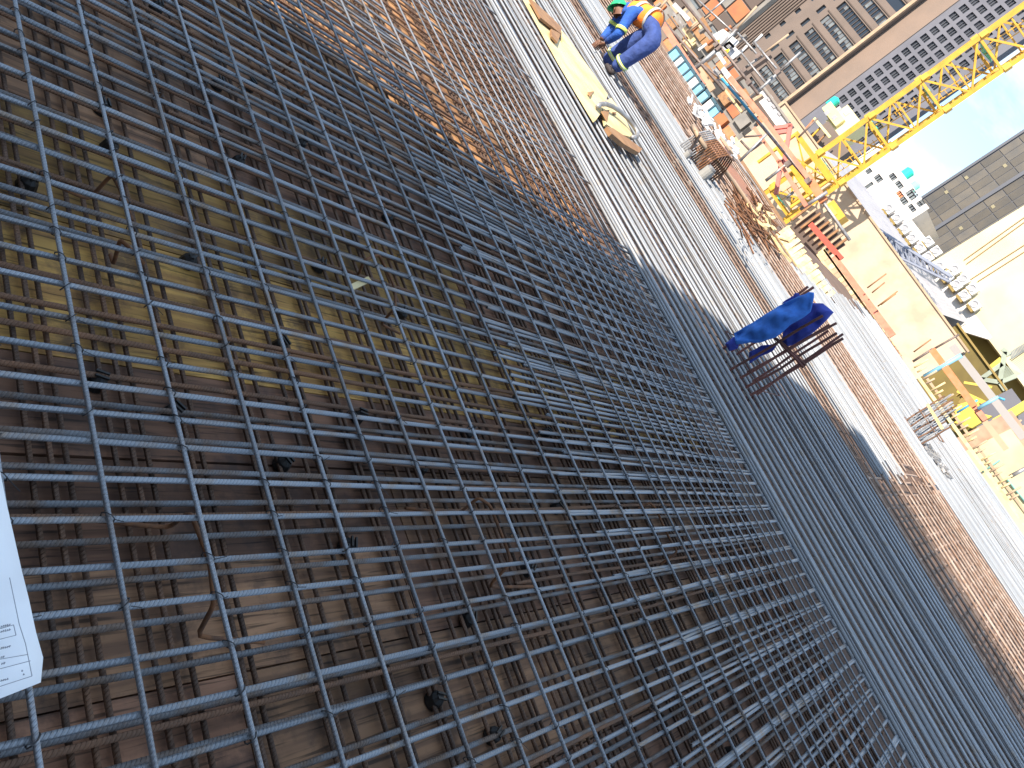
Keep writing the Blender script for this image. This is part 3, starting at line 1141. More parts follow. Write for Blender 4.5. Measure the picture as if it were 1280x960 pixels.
# grey tower with a square window grid
Y = 220
gt = thing('office_tower', 'grey concrete tower with a regular grid of small windows behind the crane', 'building', (-110, Y, -30))
gx0, gx1 = -130.0, xat(1235, 80, Y)
zb = zat(1076, 108, Y)
pz = 2.66
xw0 = xat(1076, 108, Y) - 1.2
px_ = 3.3
holes, wins = [], []
for i in range(10):
    for j in range(-3, 20):
        a = xw0 + i * px_
        if a + 2.2 > gx1 - .5: continue
        c = zb - .8 + j * pz
        holes.append((a, a + 2.25, c, c + 1.75))
mb = wall_holes(gx0, gx1, -30, 70, Y, holes, .6)
shell(mb, gx0, gx1, -30, 70, Y, 3)
mb.build('wall', GREYT, gt, fix=False)
pm = None
GW = mk('tower_window_glass', (.035, .037, .045), None, rough=.15, rnd=.4)
fm = mk('tower_window_frame', (.075, .075, .088), None, rough=.6)
for (a, b, c, d) in holes:
    if pm is None:
        mb = MB()
        mb.add([(0, 0, 0), (2.25, 0, 0), (2.25, 0, 1.75), (0, 0, 1.75)], [(0, 1, 2, 3)]).box((.72, -.3, 0), (.86, -.02, 1.75)).box((1.45, -.3, 0), (1.59, -.02, 1.75))
        o = mb.build('window', GW, gt, loc=(a, Y + .55, c), fix=False) if False else None
        me = bpy.data.meshes.new('window')
        me.from_pydata(mb.v, [], mb.f)
        me.materials.append(GW)
        me.materials.append(fm)
        for p in me.polygons:
            if p.index > 0: p.material_index = 1
        pm = me
    link('window', pm, (a, Y + .55, c), gt)

# dark glazed block on the far right
Y = 200
dg = thing('glass_building', 'dark glazed office block under the blue sky at the right edge', 'building', (-60, Y, -30))
dx0 = xat(1155, 245, Y)
dx1 = xat(1280, 330, Y) + 20
GL = mk('smoky_glass', (.115, .10, .082), (.085, .08, .075), .25, .35, 0, rnd=.22)
FRM = mk('blue_grey_frame', (.085, .09, .11), None, rough=.5)
MB().box((dx0, Y, -30), (dx1, Y + 18, 75)).build('wall', FRM, dg)
cw = (xat(1190, 315, Y) - dx0) / 8.3
ch = 4.4
pane = None
for i in range(13):
    for j in range(-3, 12):
        a = dx0 + .75 + i * cw + (.9 if i > 3 else 0)
        c = zat(1190, 315, Y) - 2 + j * ch
        if pane is None:
            mb = MB().box((0, 0, 0), (cw - .16, .12, ch - .2))
            o = mb.build('glass_panel', GL, dg, loc=(a, Y - .13, c))
            o.data.transform(Matrix.Translation((a, Y - .13, c)))
            pane = o.data
        else:
            link('glass_panel', pane, (a, Y - .13, c), dg)
MB().box((dx0 - .1, Y - .5, -30), (dx0 + .5, Y - .003, 75)).box((dx0 + .75 + 4 * cw - .05, Y - .5, -30), (dx0 + .75 + 4 * cw + .75, Y - .003, 75)).build('mullion', FRM, dg)
REFLECTION = mk('warm_reflection_panel', (.24, .21, .13), None, rough=.4)  # pale yellow patches painting reflections in the glazing
for (px, py) in ((1180, 240), (1205, 222), (1253, 207), (1238, 258), (1198, 285)):
    p = at(px, py, Y)
    MB().box((p.x, Y - .2, p.z), (p.x + .8, Y - .14, p.z + .7)).build('ceiling_light', REFLECTION, dg)

# white block with rooftop tanks, cream tower with ac units
Y = 75
wb = thing('apartment_building', 'white low block with small windows and green rooftop tanks', 'building', (-30, Y, -10))
zt1 = zat(1135, 232, Y)
xr1 = xat(1165, 258, Y)
zt2 = zat(1150, 288, Y)
xr2 = xat(1190, 315, Y)
holes = []
for (px, py, w_, h_) in ((1098, 223, .75, .55), (1086, 232, .35, .8), (1116, 221, .7, .5), (1124, 231, .8, .45), (1140, 243, .95, .75), (1151, 254, .55, .6), (1130, 251, .75, .5), (1140, 260, .8, .4), (1125, 243, .7, .4), (1086, 214, .5, .5)):
    p = at(px, py, Y)
    holes.append((p.x - w_ / 2, p.x + w_ / 2, p.z - h_ / 2, p.z + h_ / 2))
mb = wall_holes(xat(1052, 212, Y), xr1, -10, zt1, Y, holes, .2)
shell(mb, xat(1052, 212, Y), xr1, -10, zt1, Y, 9)
mb.box((xr1 - .05, Y + .1, -10), (xr2, Y + 8, zt2))
mb.build('wall', WHITEW, wb, fix=False)
for k, (a, b, c, d) in enumerate(holes):
    mb = MB()
    nb = 3
    for j in range(nb): mb.box((a + (b - a) * j / nb, Y + .12, c), (a + (b - a) * (j + .62) / nb, Y + .17, d))
    mb.build('window', ORANGE if k == 8 else BLIND, wb)
for nm, px, py, r_, h_, lab in (('water_tank', 1128, 221, .48, 1.0, 'round teal water tank on the white block, nearer the crane'), ('water_tank', 1143, 233, .38, .75, 'pale green water tank on the white block, nearer the glass building')):
    p = at(px, py, Y + 1.2)
    t = thing(nm, lab, 'water tank', (p.x, Y + 1.2, zt1))
    zb_ = zt1 - .02
    MB().tube([(p.x, Y + 1.2, zb_ + .12), (p.x, Y + 1.2, zb_ + h_), (p.x, Y + 1.2, zb_ + h_ + .12), (p.x, Y + 1.2, zb_ + h_ + .16)], [r_, r_, r_ * .55, r_ * .3], 16).build('tank', mk('tank_green_%d' % px, (.03, .55, .42) if px < 1135 else (.25, .75, .6), None, rough=.4), t, smooth=False)
    MB().box((p.x - r_, Y + .9, zb_), (p.x + r_, Y + 1.5, zb_ + .11)).build('stand', GALV, t)

ct = thing('tower_block', 'tall cream tower block with air conditioners along its wall, right edge', 'building', (-12, Y, -10))
zlow = zat(1235, 424, Y)
mb = MB().box((xr2, Y - .6, zlow), (2, Y + 14, 48))
mb.build('wall', CREAM, ct)
xq = xat(1238, 425, Y)
MB().prism([(xr2 + .003, Y - .62, zlow + .3), (xq, Y - .62, zlow + .3), (xq, Y - .62, zlow), (xat(1195, 413, Y), Y - .62, zat(1195, 413, Y)), (xat(1195, 413, Y) - .3, Y - .62, -10), (xr2 + .003, Y - .62, -10)], (0, .6, 0)).build('plinth', WHITEW, ct)
OLIVE = mk('olive_plaster', (.36, .27, .08), (.28, .21, .08), .5, .9)
mb = MB().box((-30, Y + 3, -12), (8, Y + 3.4, zlow + .02))
mb.build('back_wall', OLIVE, ct)
mb = MB()
for q in ((1282, 312), (1284, 318)):
    pp = at(q[0], q[1], Y - .8)
for (a, b) in (((1205, 325), (1280, 272)), ((1208, 330), (1280, 278)), ((1212, 350), (1262, 318)), ((1222, 352), (1280, 315))):
    p, q = at(*a, Y - .7), at(*b, Y - .7)
    MB().tube([p, q, q + (q - p) * .6], .035, 6).build('downpipe', BROWNW, ct)
ACS = [(1112, 262, 'single'), (1122, 274, 'single'), (1132, 287, 'single'), (1141, 299, 'single'), (1151, 311, 'lower'), (1161, 303, 'upper'), (1161, 322, 'lower'), (1171, 315, 'upper'),
       (1175, 334, 'single'), (1185, 346, 'lower'), (1194, 338, 'upper'), (1196, 357, 'lower'), (1205, 350, 'upper'), (1206, 370, 'lower'), (1216, 362, 'upper'), (1219, 382, 'single')]
ACW = mk('white_enamel', (.6, .6, .6), None, rough=.4)
ACG = mk('fan_grey', (.3, .3, .32), None, rough=.5)
BRK = mk('ochre_bracket', (.24, .165, .045), None, rough=.7)
order = ['nearest the crane', 'second from the crane', 'third from the crane', 'fourth from the crane', 'first pair', 'first pair', 'second pair', 'second pair', 'alone under the yellow panel',
         'third pair', 'third pair', 'fourth pair', 'fourth pair', 'last pair', 'last pair', 'largest, farthest from the crane']
for (px, py, row), od in zip(ACS, order):
    yy = Y - .62 if xat(px, py, Y) > xr2 else Y
    p = at(px, py, yy - .4)
    t = thing('air_conditioner', 'white air conditioner on the pale wall, %s%s' % (od, '' if row == 'single' else ', %s one of the pair' % row), 'air conditioner', (p.x, yy - .4, p.z - .35), 'air conditioners on the pale walls')
    MB().box((p.x - .42, yy - .72, p.z - .34), (p.x + .42, yy - .22, p.z + .34)).build('case', ACW, t)
    f = [(p.x - .06 + .27 * math.cos(a), yy - .75, p.z + .27 * math.sin(a)) for a in [k * math.pi / 8 for k in range(16)]]
    MB().tube(f, .035, 5, True).build('fan_ring', ACG, t)
    MB().tube([(p.x - .06, yy - .74, p.z), (p.x - .06, yy - .725, p.z)], .2, 12).build('fan', ACG, t)
    MB().box((p.x - .36, yy - .7, p.z - .56), (p.x + .36, yy - .002, p.z - .36)).build('bracket', BRK, t)

# yellow flats with a teal tank
Y = 100
yb = thing('yellow_house', 'small pale yellow rooftop building with a teal tank, left of the crane', 'building', (-52, Y, -10))
PY = mk('pale_yellow_wall', (.72, .64, .27), (.64, .58, .3), .5, .8)
A = at(1036, 146, Y); B = at(1062, 146, Y)
x0, x1 = xat(1030, 133, Y), xat(1062, 146, Y)
x2 = xat(1076, 152, Y)
za, zb = zat(1040, 152, Y), zat(1040, 129, Y)
MB().box((x0, Y, za), (x1 - .1, Y + 4, zb)).build('wall', PY, yb)
MB().box((x1 - 1.9, Y + .6, za - .5), (x2, Y + 4, zat(1058, 128, Y))).build('wall', mk('cream_yellow_wall', (.78, .68, .36), None, rough=.8), yb)
for (px, py) in ((1034, 141), (1043, 147), (1057, 139), (1047, 134)):
    p = at(px, py, Y)
    MB().box((p.x - .3, Y - .04 if px < 1046 else Y + .55, p.z - .3), (p.x + .3, Y + .3 if px < 1046 else Y + .7, p.z + .3)).build('window', ACG, yb)
p = at(1043, 127, Y + 1)
MB().tube([(p.x, Y + 1, p.z - .9), (p.x, Y + 1, p.z + .35), (p.x, Y + 1, p.z + .6)], [.62, .62, .2], 14).build('tank', TEAL, yb)
# open frame below it with coloured posts
fr_ = thing('open_shed', 'open brown balcony bay with orange and yellow posts below the yellow house', 'building', at(1035, 165, Y - 4))
Yb = Y - 4
c1, c2_, c3, c4 = at(1003, 168, Yb), at(1022, 148, Yb), at(1056, 182, Yb), at(1030, 205, Yb)
MB().box((c1.x, Yb + 1.2, -10), (c3.x + .4, Yb + 5, zat(1035, 150, Yb))).build('wall', TAUPE, fr_)
MB().box((c1.x - 1, Yb - .2, -10), (c3.x + 5.5, Yb + 1.19, zat(1028, 195, Yb))).build('parapet', TAUPE, fr_)
for a, b, m in (((998, 172), (1018, 149), ORANGE), ((1005, 181), (1027, 158), YEL), ((1011, 190), (1034, 166), BROWNW), ((1016, 200), (1045, 176), YEL)):
    MB().beam(at(*a, Yb), at(*b, Yb), .22, .2, (1, 0, 0)).build('post', m, fr_)
MB().beam(at(1018, 148, Yb - .3), at(1038, 172, Yb - .3), .25, .3).build('beam', PY, fr_)

# pale corrugated roof and peach boundary wall beyond the slab
pw = thing('boundary_wall', 'long stained peach plaster wall beyond the slab edge', 'wall', (-17, 45, -4))
mb = MB().box((-30.3, 52, -4.02), (-9.4, 52.3, 2.31))
mb.build('wall', PEACH, pw)
cop = MB().box((-30.4, 51.9, 2.313), (-9.3, 52.4, 2.43))
cop.build('coping', STONE, pw)
ROOFM = mk('pale_roof_sheet', (.33, .325, .35), (.28, .275, .305), .6, .6)
rf = thing('sheet_roof', 'pale grey corrugated roof between the peach wall and the white block', 'roof', (-20, 52, 1))
pts = []
mb = MB()
nx = 70
for i in range(90):
    x = -30.2 + i * .42
    if x > -14.1: break
    dzz = .06
    mb.add([(x, 52.6, 1.35), (x + .21, 52.6, 1.35 + dzz), (x + .42, 52.6, 1.35), (x, 66, 3.6), (x + .21, 66, 3.6 + dzz), (x + .42, 66, 3.6)], [(0, 1, 4, 3), (1, 2, 5, 4)])
mb.build('roof_sheet', ROOFM, rf)
MB().box((-30.2, 52.7, -4), (-13.7, 53, 1.33)).box((-30.2, 65.7, -4), (-13.7, 66, 3.55)).build('wall', WHITEW, rf)
# lattice boom lying on the roof
lt = thing('lattice_boom', 'grey tapering lattice boom lying across the pale roof', 'crane boom', at(1090, 290, 58))
BG_ = mk('boom_blue_grey', (.20, .22, .28), None, rough=.5)
ch_ = [[at(1080, 276, 58), at(1188, 346, 58)], [at(1090, 305, 58), at(1186, 352, 58)]]
for k, (a, b) in enumerate(ch_):
    MB().tube([a, b], .09, 6).build('chord', BG_, lt)
    MB().tube([a + Vector((0, 1, .2)), b + Vector((0, .3, .1))], .09, 6).build('chord', BG_, lt)
for k in range(13):
    t0, t1 = k / 13, (k + 1) / 13
    for dv in (Vector((0, 0, 0)), Vector((0, .8, .15))):
        a, b, c = ch_[0][0].lerp(ch_[0][1], t0), ch_[1][0].lerp(ch_[1][1], (t0 + t1) / 2), ch_[0][0].lerp(ch_[0][1], t1)
        MB().tube([a + dv, b + dv, c + dv], .055, 5).build('brace', BG_, lt)
p = at(1092, 294, 57)
ds = thing('satellite_dish', 'white round dish beside the thick end of the grey boom', 'dish', p)
vs, fs = [], []
n = 16
nrm = (EYE - p).normalized()
u = nrm.cross(Vector((0, 0, 1))).normalized()
b = u.cross(nrm)
for i, (r_, d_) in enumerate(((.02, -.12), (.25, -.09), (.4, -.03), (.46, .03))):
    for j in range(n):
        a = 2 * math.pi * j / n
        vs.append(p + u * math.cos(a) * r_ + b * math.sin(a) * r_ + nrm * d_)
for i in range(3):
    for j in range(n): fs.append((i * n + j, i * n + (j + 1) % n, (i + 1) * n + (j + 1) % n, (i + 1) * n + j))
o = MB().add(vs, fs).build('reflector', ACW, ds, smooth=True)
o.modifiers.new('thickness', 'SOLIDIFY').thickness = .02
MB().tube([p - nrm * .1, p - nrm * .3, p - Vector((0, 0, 1.6)) - nrm * .4], .04, 6).build('mast', GALV, ds)

# ------------------------------------------------------------------ yellow tower crane
Yc = 48
cr_ = thing('tower_crane', 'yellow lattice tower crane mast rising past the grey tower', 'crane', (-22.2, Yc, -4))
cxm, cym = xat(1100, 165, Yc), Yc
ang = R(28)
hw = 1.1
cor = [Vector((hw * (sx * math.cos(ang) - sy * math.sin(ang)), hw * (sx * math.sin(ang) + sy * math.cos(ang)), 0)) for sx, sy in ((-1, -1), (1, -1), (1, 1), (-1, 1))]
base = Vector((cxm, cym, 0))
zlo, zhi = -4, 24
for c in cor:
    MB().beam(base + c + Vector((0, 0, zlo)), base + c + Vector((0, 0, zhi)), .25, .25, (math.cos(ang), math.sin(ang), 0)).build('mast_leg', YEL, cr_)
zp = [5.25 - 3.3 * 2, 5.25 - 3.3, 5.25, 8.45, 11.8, 15.1, 18.4]
for zi, z in enumerate(zp):
    mb = MB()
    for i in range(4):
        a, b = base + cor[i], base + cor[(i + 1) % 4]
        mb.beam(a + Vector((0, 0, z)), b + Vector((0, 0, z)), .14, .14)
        zm = z + 1.65
        mb.beam(a + Vector((0, 0, z + .05)), b + Vector((0, 0, zm)), .11, .11)
        mb.beam(b + Vector((0, 0, zm)), a + Vector((0, 0, z + 3.25)), .11, .11)
        mb.beam(a + Vector((0, 0, zm)), b + Vector((0, 0, zm)), .085, .085)
    mb.build('mast_bracing', YEL, cr_)
    for i in range(4):
        a = base + cor[i] + Vector((0, 0, z + .25))
        MB().box(a - Vector((.16, .16, .2)), a + Vector((.16, .16, .2))).build('mast_joint', YEL, cr_)
    MB().box(base + Vector((-.75, -.75, z + .12)), base + Vector((.15, .75, z + .16))).build('platform', TEAL, cr_)
    mb = MB()
    lx, ly = base.x + .35 * (1 if zi % 2 else -1), base.y
    for k in range(11): mb.tube([(lx - .2, ly, z + .2 + k * .3), (lx + .2, ly + .05, z + .2 + k * .3)], .02, 5)
    mb.tube([(lx - .2, ly, z), (lx - .2, ly + .4, z + 3.3)], .03, 5).tube([(lx + .2, ly, z), (lx + .2, ly + .4, z + 3.3)], .03, 5)
    mb.build('ladder', YEL, cr_)
# climbing collar low on the mast
cz = zat(1010, 235, Yc)
for zc in (cz, cz + 1.25):
    for i in range(4):
        a, b = base + cor[i] * 1.55 + Vector((-1.1, -.5, zc)), base + cor[(i + 1) % 4] * 1.55 + Vector((-1.1, -.5, zc))
        MB().beam(a, b, .2, .28).build('collar_beam', YEL, cr_)
for i in range(4):
    a = base + cor[i] * 1.55 + Vector((-1.1, -.5, cz))
    MB().beam(a - Vector((0, 0, 1.4)), a + Vector((0, 0, 1.3)), .16, .16, (1, 0, 0)).build('collar_post', YEL, cr_)
    MB().beam(a, base + cor[(i + 1) % 4] * 1.55 + Vector((-1.1, -.5, cz + 1.25)), .1, .1).build('collar_brace', YEL, cr_)
cb = thing('site_cabinet', 'bright yellow cabinet beside the foot of the crane mast', 'cabinet', at(1045, 272, 44))
mb = MB()
q = [at(1029, 256, 43), at(1041, 248, 43), at(1056, 270, 43), at(1046, 277, 43)]
mb.box((min(v.x for v in q) + .1, 43, min(v.z for v in q)), (max(v.x for v in q), 43.9, max(v.z for v in q)))
mb.build('body', YEL, cb)
mb = MB().box((q[0].x + .3, 42.95, q[0].z + .1), (q[2].x - .35, 43.0, q[1].z - .25))
mb.build('door', mk('cabinet_door_yellow', (.75, .55, .08), None, rough=.5), cb)

# ------------------------------------------------------------------ scaffold, rails, forms along the left slab edge
def px_tube(t, a, b, Y, r, m, name='tube', Y2=None):
    p, q = at(*a, Y), at(*b, Y2 or Y)
    return MB().tube([p, q], r, 7).build(name, m, t, smooth=True, loc=p)


def px_beam(t, a, b, Y, w_, h_, m, name):
    p, q = at(*a, Y), at(*b, Y)
    return MB().beam(p, q, w_, h_).build(name, m, t, loc=p)


sc = thing('scaffold', 'tube scaffold with grey uprights and orange boards along the left slab edge', 'scaffold', at(900, 110, 26))
G_ = GALV
BRT = mk('brown_tube', (.20, .15, .13), (.12, .09, .08), 6, .6, .3)
for a, b, Y, r_, m, nm in (
        ((850, -4), (948, 118), 25, .055, BRT, 'ledger'), ((815, 10), (905, 113), 25, .055, BRT, 'ledger'),
        ((868, -4), (918, 42), 26.5, .035, G_, 'ledger'), ((919, 38), (948, 70), 26, .04, G_, 'ledger'), ((942, 52), (973, 89), 26, .04, G_, 'ledger'), ((924, 63), (956, 103), 26, .035, G_, 'ledger'),
        ((835, 18), (866, 60), 25.6, .03, BRT, 'ledger'), ((860, 66), (936, 128), 26.3, .035, BRT, 'ledger'),
        ((864, 90), (899, 60), 25, .075, G_, 'upright'), ((897, 62), (921, 37), 25.2, .06, G_, 'upright'), ((917, 40), (946, 8), 25.4, .045, STONE, 'upright'),
        ((925, 90), (953, 69), 26.2, .05, G_, 'upright'), ((950, 70), (986, 43), 26.2, .04, STONE, 'upright'), ((932, 127), (972, 92), 26.4, .055, G_, 'upright'), ((970, 93), (1001, 65), 26.4, .045, G_, 'upright'),
        ((920, 72), (934, 57), 26.4, .045, ACW, 'upright'), ((941, 55), (953, 43), 26.6, .045, ACW, 'upright'), ((822, 14), (835, -2), 25.4, .05, STONE, 'upright'), ((846, 60), (857, 50), 25, .04, STONE, 'upright'),
        ((858, 40), (871, 27), 25.5, .04, STONE, 'upright'), ((880, 22), (910, -4), 26.5, .035, G_, 'upright'), ((921, 205), (958, 168), 24.5, .05, G_, 'upright'),
        ((957, 226), (985, 204), 24.8, .055, G_, 'upright'), ((1000, 262), (1034, 240), 25, .06, G_, 'upright'), ((983, 247), (992, 240), 25, .05, G_, 'upright'), ((998, 172), (1022, 148), 30, .04, BRT, 'upright'),
        ((902, 98), (946, 150), 25.3, .05, BLUET, 'long_tube'), ((946, 150), (1010, 226), 25.3, .055, G_, 'long_tube'), ((1010, 226), (1062, 300), 25.3, .055, G_, 'long_tube'),
        ((926, 176), (938, 189), 24.6, .04, BRT, 'prop'), ((938, 189), (953, 178), 24.6, .04, BRT, 'prop'), ((930, 171), (952, 169), 24.6, .035, BRT, 'prop')):
    px_tube(sc, a, b, Y, r_, m, nm)
for a, b, Y, w_, h_, m in (((818, 14), (879, 107), 24.6, .08, .2, SALMON), ((824, 62), (850, 96), 24.2, .08, .13, ORANGE), ((912, 97), (958, 152), 25, .08, .17, SALMON), ((956, 150), (1013, 226), 25, .1, .15, SALMON),
                             ((943, 160), (975, 204), 24.8, .1, .11, SALMON), ((972, 200), (1008, 258), 24.8, .1, .13, SALMON), ((1008, 218), (1030, 252), 25.2, .1, .26, ORANGE)):
    px_beam(sc, a, b, Y, w_, h_, m, 'guard_board')
mb_red = mk('faded_red', (.55, .16, .13), None, rough=.6)
for a, b in (((988, 156), (980, 205)), ((977, 200), (970, 243)), ((968, 160), (990, 157)), ((970, 166), (984, 164))):
    px_beam(sc, a, b, 25.6, .1, .13, mb_red, 'red_brace')
# clamps
for a, Y in (((866, 88), 25), ((898, 60), 25), ((919, 38), 25.3), ((948, 70), 26), ((972, 90), 26), ((930, 88), 26), ((896, 57), 25), ((936, 103), 25), ((985, 205), 24.7), ((1010, 226), 25)):
    p = at(*a, Y - .08)
    MB().box(p - Vector((.09, .06, .09)), p + Vector((.09, .06, .09))).build('clamp', BRT, sc)

# row of light blue wall forms
for k in range(9):
    t_ = k / 8
    px, py = 843 + t_ * 49, 68 + t_ * 72
    p = at(px, py, 23.4)
    e = thing('formwork_panel', ('light blue form panel, %s in the row under the orange rail' % ['nearest the worker', 'second from the worker', 'third from the worker', 'left of middle', 'in the middle', 'right of middle', 'third from the crane', 'second from the crane', 'nearest the crane'][k]), 'form panel', p, 'light blue forms in a row')
    wd = (.34, .24, .36, .3, .38, .34, .42, .36, .26)[k]
    MB().box((p.x - wd / 2, 23.4, p.z - .28), (p.x + wd / 2, 23.46, p.z + .16)).build('face', BLUEP if k % 3 != 1 else ACW, e)
    MB().box((p.x - wd / 2 - .06, 23.36, p.z - .28), (p.x - wd / 2 - .003, 23.6, p.z + .2)).box((p.x - wd / 2 - .06, 23.37, p.z + .163), (p.x + wd / 2, 23.6, p.z + .24)).build('rim', mk('form_rim_%d' % k, (.04, .09, .12), None, rough=.6) if k == 0 else bpy.data.materials['form_rim_0'], e)

# warning boards
for (poly, tri, lab) in ((((890, 44), (904, 36), (924, 52), (912, 66)), ((893, 51), (900, 49), (899, 56)), 'white warning board with a yellow triangle, the upper of two on the scaffold'),
                         (((899, 59), (912, 51), (926, 66), (912, 77)), ((902, 63), (912, 61), (909, 70)), 'white warning board with a yellow triangle, the lower of two on the scaffold')):
    Ys = 25.9
    P = [at(*q, Ys) for q in poly]
    e = thing('warning_sign', lab, 'sign', P[0])
    MB().prism(P, (0, .03, 0)).build('board', ACW, e)
    T = [at(*q, Ys - .02) for q in tri]
    MB().prism(T, (0, .012, 0)).build('triangle', mk('sign_yellow', (.75, .5, .03), None, rough=.5), e)
    c = (T[0] + T[1] + T[2]) / 3
    MB().prism([c + Vector((.0, -.006, .06)), c + Vector((.03, -.006, .0)), c + Vector((.0, -.006, .0)), c + Vector((.02, -.006, -.06)), c + Vector((-.03, -.006, .01)), c + Vector((0, -.006, .01))], (0, .004, 0)).build('flash_symbol', DARK, e)
    for k in range(3):
        d = (P[2] - P[1]).normalized()
        s_ = P[1].lerp(P[0], .25 + k * .12) + d * .12
        MB().beam(s_ + Vector((0, -.004, 0)), s_ + d * .42 + Vector((0, -.004, 0)), .006, .03).build('lettering', ACG, e)

# orange and grey site buildings behind the scaffold
RUSTP = mk('orange_brown_cladding', (.36, .13, .05), (.28, .1, .045), .8, .7)
GREYP = mk('grey_cladding', (.22, .20, .18), (.15, .14, .13), .8, .7)
Yq = 60
sb = thing('site_building', 'half-built brown and grey block with orange infill panels behind the scaffold', 'building', at(880, 30, Yq))
x0, x1 = xat(760, -10, Yq) - 20, xat(924, 34, Yq)
MB().box((x0, Yq, -12), (x1, Yq + .6, 7.5)).build('wall', GREYP, sb)
rr = random.Random(12)
zz0 = -3
for j in range(7):
    for i in range(15):
        xa_ = x1 - .3 - (i + 1) * 1.9
        za_ = zz0 + j * 1.5
        m = rr.choice((RUSTP, GREYP, TAUPE, RUSTP, DARK, TAUPE2, BLIND))
        MB().box((xa_ + .05, Yq - rr.uniform(.05, .3), za_ + .06), (xa_ + 1.8, Yq - .003, za_ + 1.4)).build('infill_panel', m, sb)
sb2 = thing('site_store', 'low jumble of tan and brown storage bays behind the orange rail', 'store', (-45, 55, -4))
MB().box((-80, 55, -4.02), (-30.5, 58, 1.2)).build('wall', GREYP, sb2)
for j in range(4):
    for i in range(28):
        xa_ = -31.2 - i * 1.25
        za_ = -3.6 + j * 1.2
        m = rr.choice((RUSTP, TAUPE, PALEW, STONE, ORANGE, DARK, BROWNW, GREYP, TAUPE2))
        MB().box((xa_ + .05, 55 - rr.uniform(.05, .5), za_ + .06), (xa_ + 1.15, 55 - .003, za_ + rr.uniform(.6, 1.12))).build('bay_panel', m, sb2)
# lower clutter: stacked materials beyond the slab edge
for k in range(46):
    px = 815 + rr.random() * 130
    py = -8 + (px - 815) * .98 + rr.uniform(-30, 34)
    if py > 128 or py < -5: continue
    Yk = 27 + rr.random() * 8
    p = at(px, py, Yk)
    m = rr.choice((BROWNW, RUSTP, GALV, STONE, GREYP, TAUPE, PALEW, ACW))
    a = rr.uniform(-.3, .3)
    L = rr.uniform(.3, 1.3)
    d = Vector((math.cos(a), .2, math.sin(a) * .4)).normalized() if rr.random() < .6 else Vector((.1, 0, 1))
    if k == 0:
        clut = thing('material_stack', 'jumble of boards, brackets and offcuts piled behind the left scaffold', 'material pile', p)
    MB().beam(p, p + d * L, .12, rr.uniform(.05, .3)).build('offcut', m, clut, loc=p)
plat = MB().box((-34, 26, -1.35), (-12, 40, -1.2))
props(plat.build('loading_platform', BROWNW, loc=(-20, 30, -1.3)), 'brown boarded loading platform under the scaffold', 'platform')

# white and grey site cabins
cbn = thing('site_cabin', 'white site cabin roof with a dark grey end behind the orange rail', 'cabin', at(965, 135, 34))
q = [at(947, 118, 34), at(955, 112, 34), at(986, 152, 34), at(976, 158, 34)]
MB().box((q[0].x, 34, q[3].z - .3), (q[2].x, 34.5, q[1].z)).build('body', ACW, cbn)
MB().box((xat(940, 126, 33.9), 33.86, zat(972, 165, 33.9) - .1), (xat(973, 161, 33.9), 33.98, zat(945, 122, 33.9))).build('end_panel', TAUPE2, cbn)
MB().box((q[0].x - .1, 33.9, q[1].z + .003), (q[2].x + .1, 34.6, q[1].z + .1)).build('roof', GREYP, cbn)
for (px, py) in ((962, 122), (968, 131), (975, 140)):
    p = at(px, py, 33.9)
    MB().box((p.x - .12, 33.95, p.z - .12), (p.x + .12, 33.995, p.z + .12)).build('vent', ACG, cbn)

# ------------------------------------------------------------------ things on the far left slab
mbp = thing('conduit_line', 'pale conduit running across the brown mat toward the plank stack', 'conduit', gz(930, 255, .12))
cp = [gz(866, 158, .3), gz(872, 170, .34), gz(885, 190, .28), gz(905, 212, .2), gz(930, 246, .16), gz(955, 283, .15), (gz(975, 310, .12))]
MB().tube(cp, .045, 7).build('pipe', STONE, mbp, smooth=True)
for p in cp[1:-1]:
    MB().tube([p + Vector((0, .25, -.3)), p + Vector((0, 0, .05))], .03, 6).build('support', BRT, mbp)
bc = thing('beam_cage', 'arched rusty stirrup cage standing on the brown mat', 'stirrup cage', gz(868, 190, 0))
for k in range(14):
    t = k / 13
    p = gz(849 + 24 * t, 181 + 30 * t, 0)
    pts = [p + Vector((0, 0, -.2)), p + Vector((.02, .05, .35)), p + Vector((.02, .2, .5)), p + Vector((.02, .45, .5)), p + Vector((.02, .6, .3)), p + Vector((0, .65, -.2))]
    MB().tube(pts, .016, 6).build('stirrup', CHAIR if k > 4 else GALV, bc)
for dy, dz_ in ((.05, .33), (.3, .5), (.6, .28)):
    a, b = gz(847, 178, 0), gz(876, 213, 0)
    MB().tube([a + Vector((0, dy, dz_)), b + Vector((0, dy, dz_))], .014, 6).build('long_bar', CHAIR, bc)
bk = thing('bucket', 'pale pink bucket at the end of the stirrup cage', 'bucket', gz(886, 198, 0))
p = gz(886, 199, .05)
MB().tube([p, p + Vector((0, 0, .42))], [.15, .2], 12).build('body', mk('pink_plastic', (.75, .45, .36), None, rough=.5), bk, smooth=False)
MB().tube([p + Vector((0, 0, .40)), p + Vector((0, 0, .43))], .215, 12).build('rim', STONE, bk)
for (b_, t_, r_, lab) in (((877, 221), (889, 212), .10, 'stubby grey concrete post by the edge of the pale bars'), ((856, 196), (862, 191), .06, 'small grey post cap left of the stubby concrete post')):
    p = gz(*b_, 0)
    q = at(*t_, p.y)
    e = thing('concrete_post', lab, 'post', (p.x, p.y, ZD))
    MB().tube([(p.x, p.y, ZD), (p.x, p.y, q.z)], r_, 14).build('shaft', CONC, e)
    MB().tube([(p.x, p.y, q.z + .002), (p.x, p.y, q.z + .04)], r_ * .8, 14).build('cap', GALV, e)
tp = MB()
tp.prism([gz(x, y, -.02) for x, y in ((903, 200), (912, 203), (948, 250), (934, 258), (924, 243))], (0, 0, -.05))
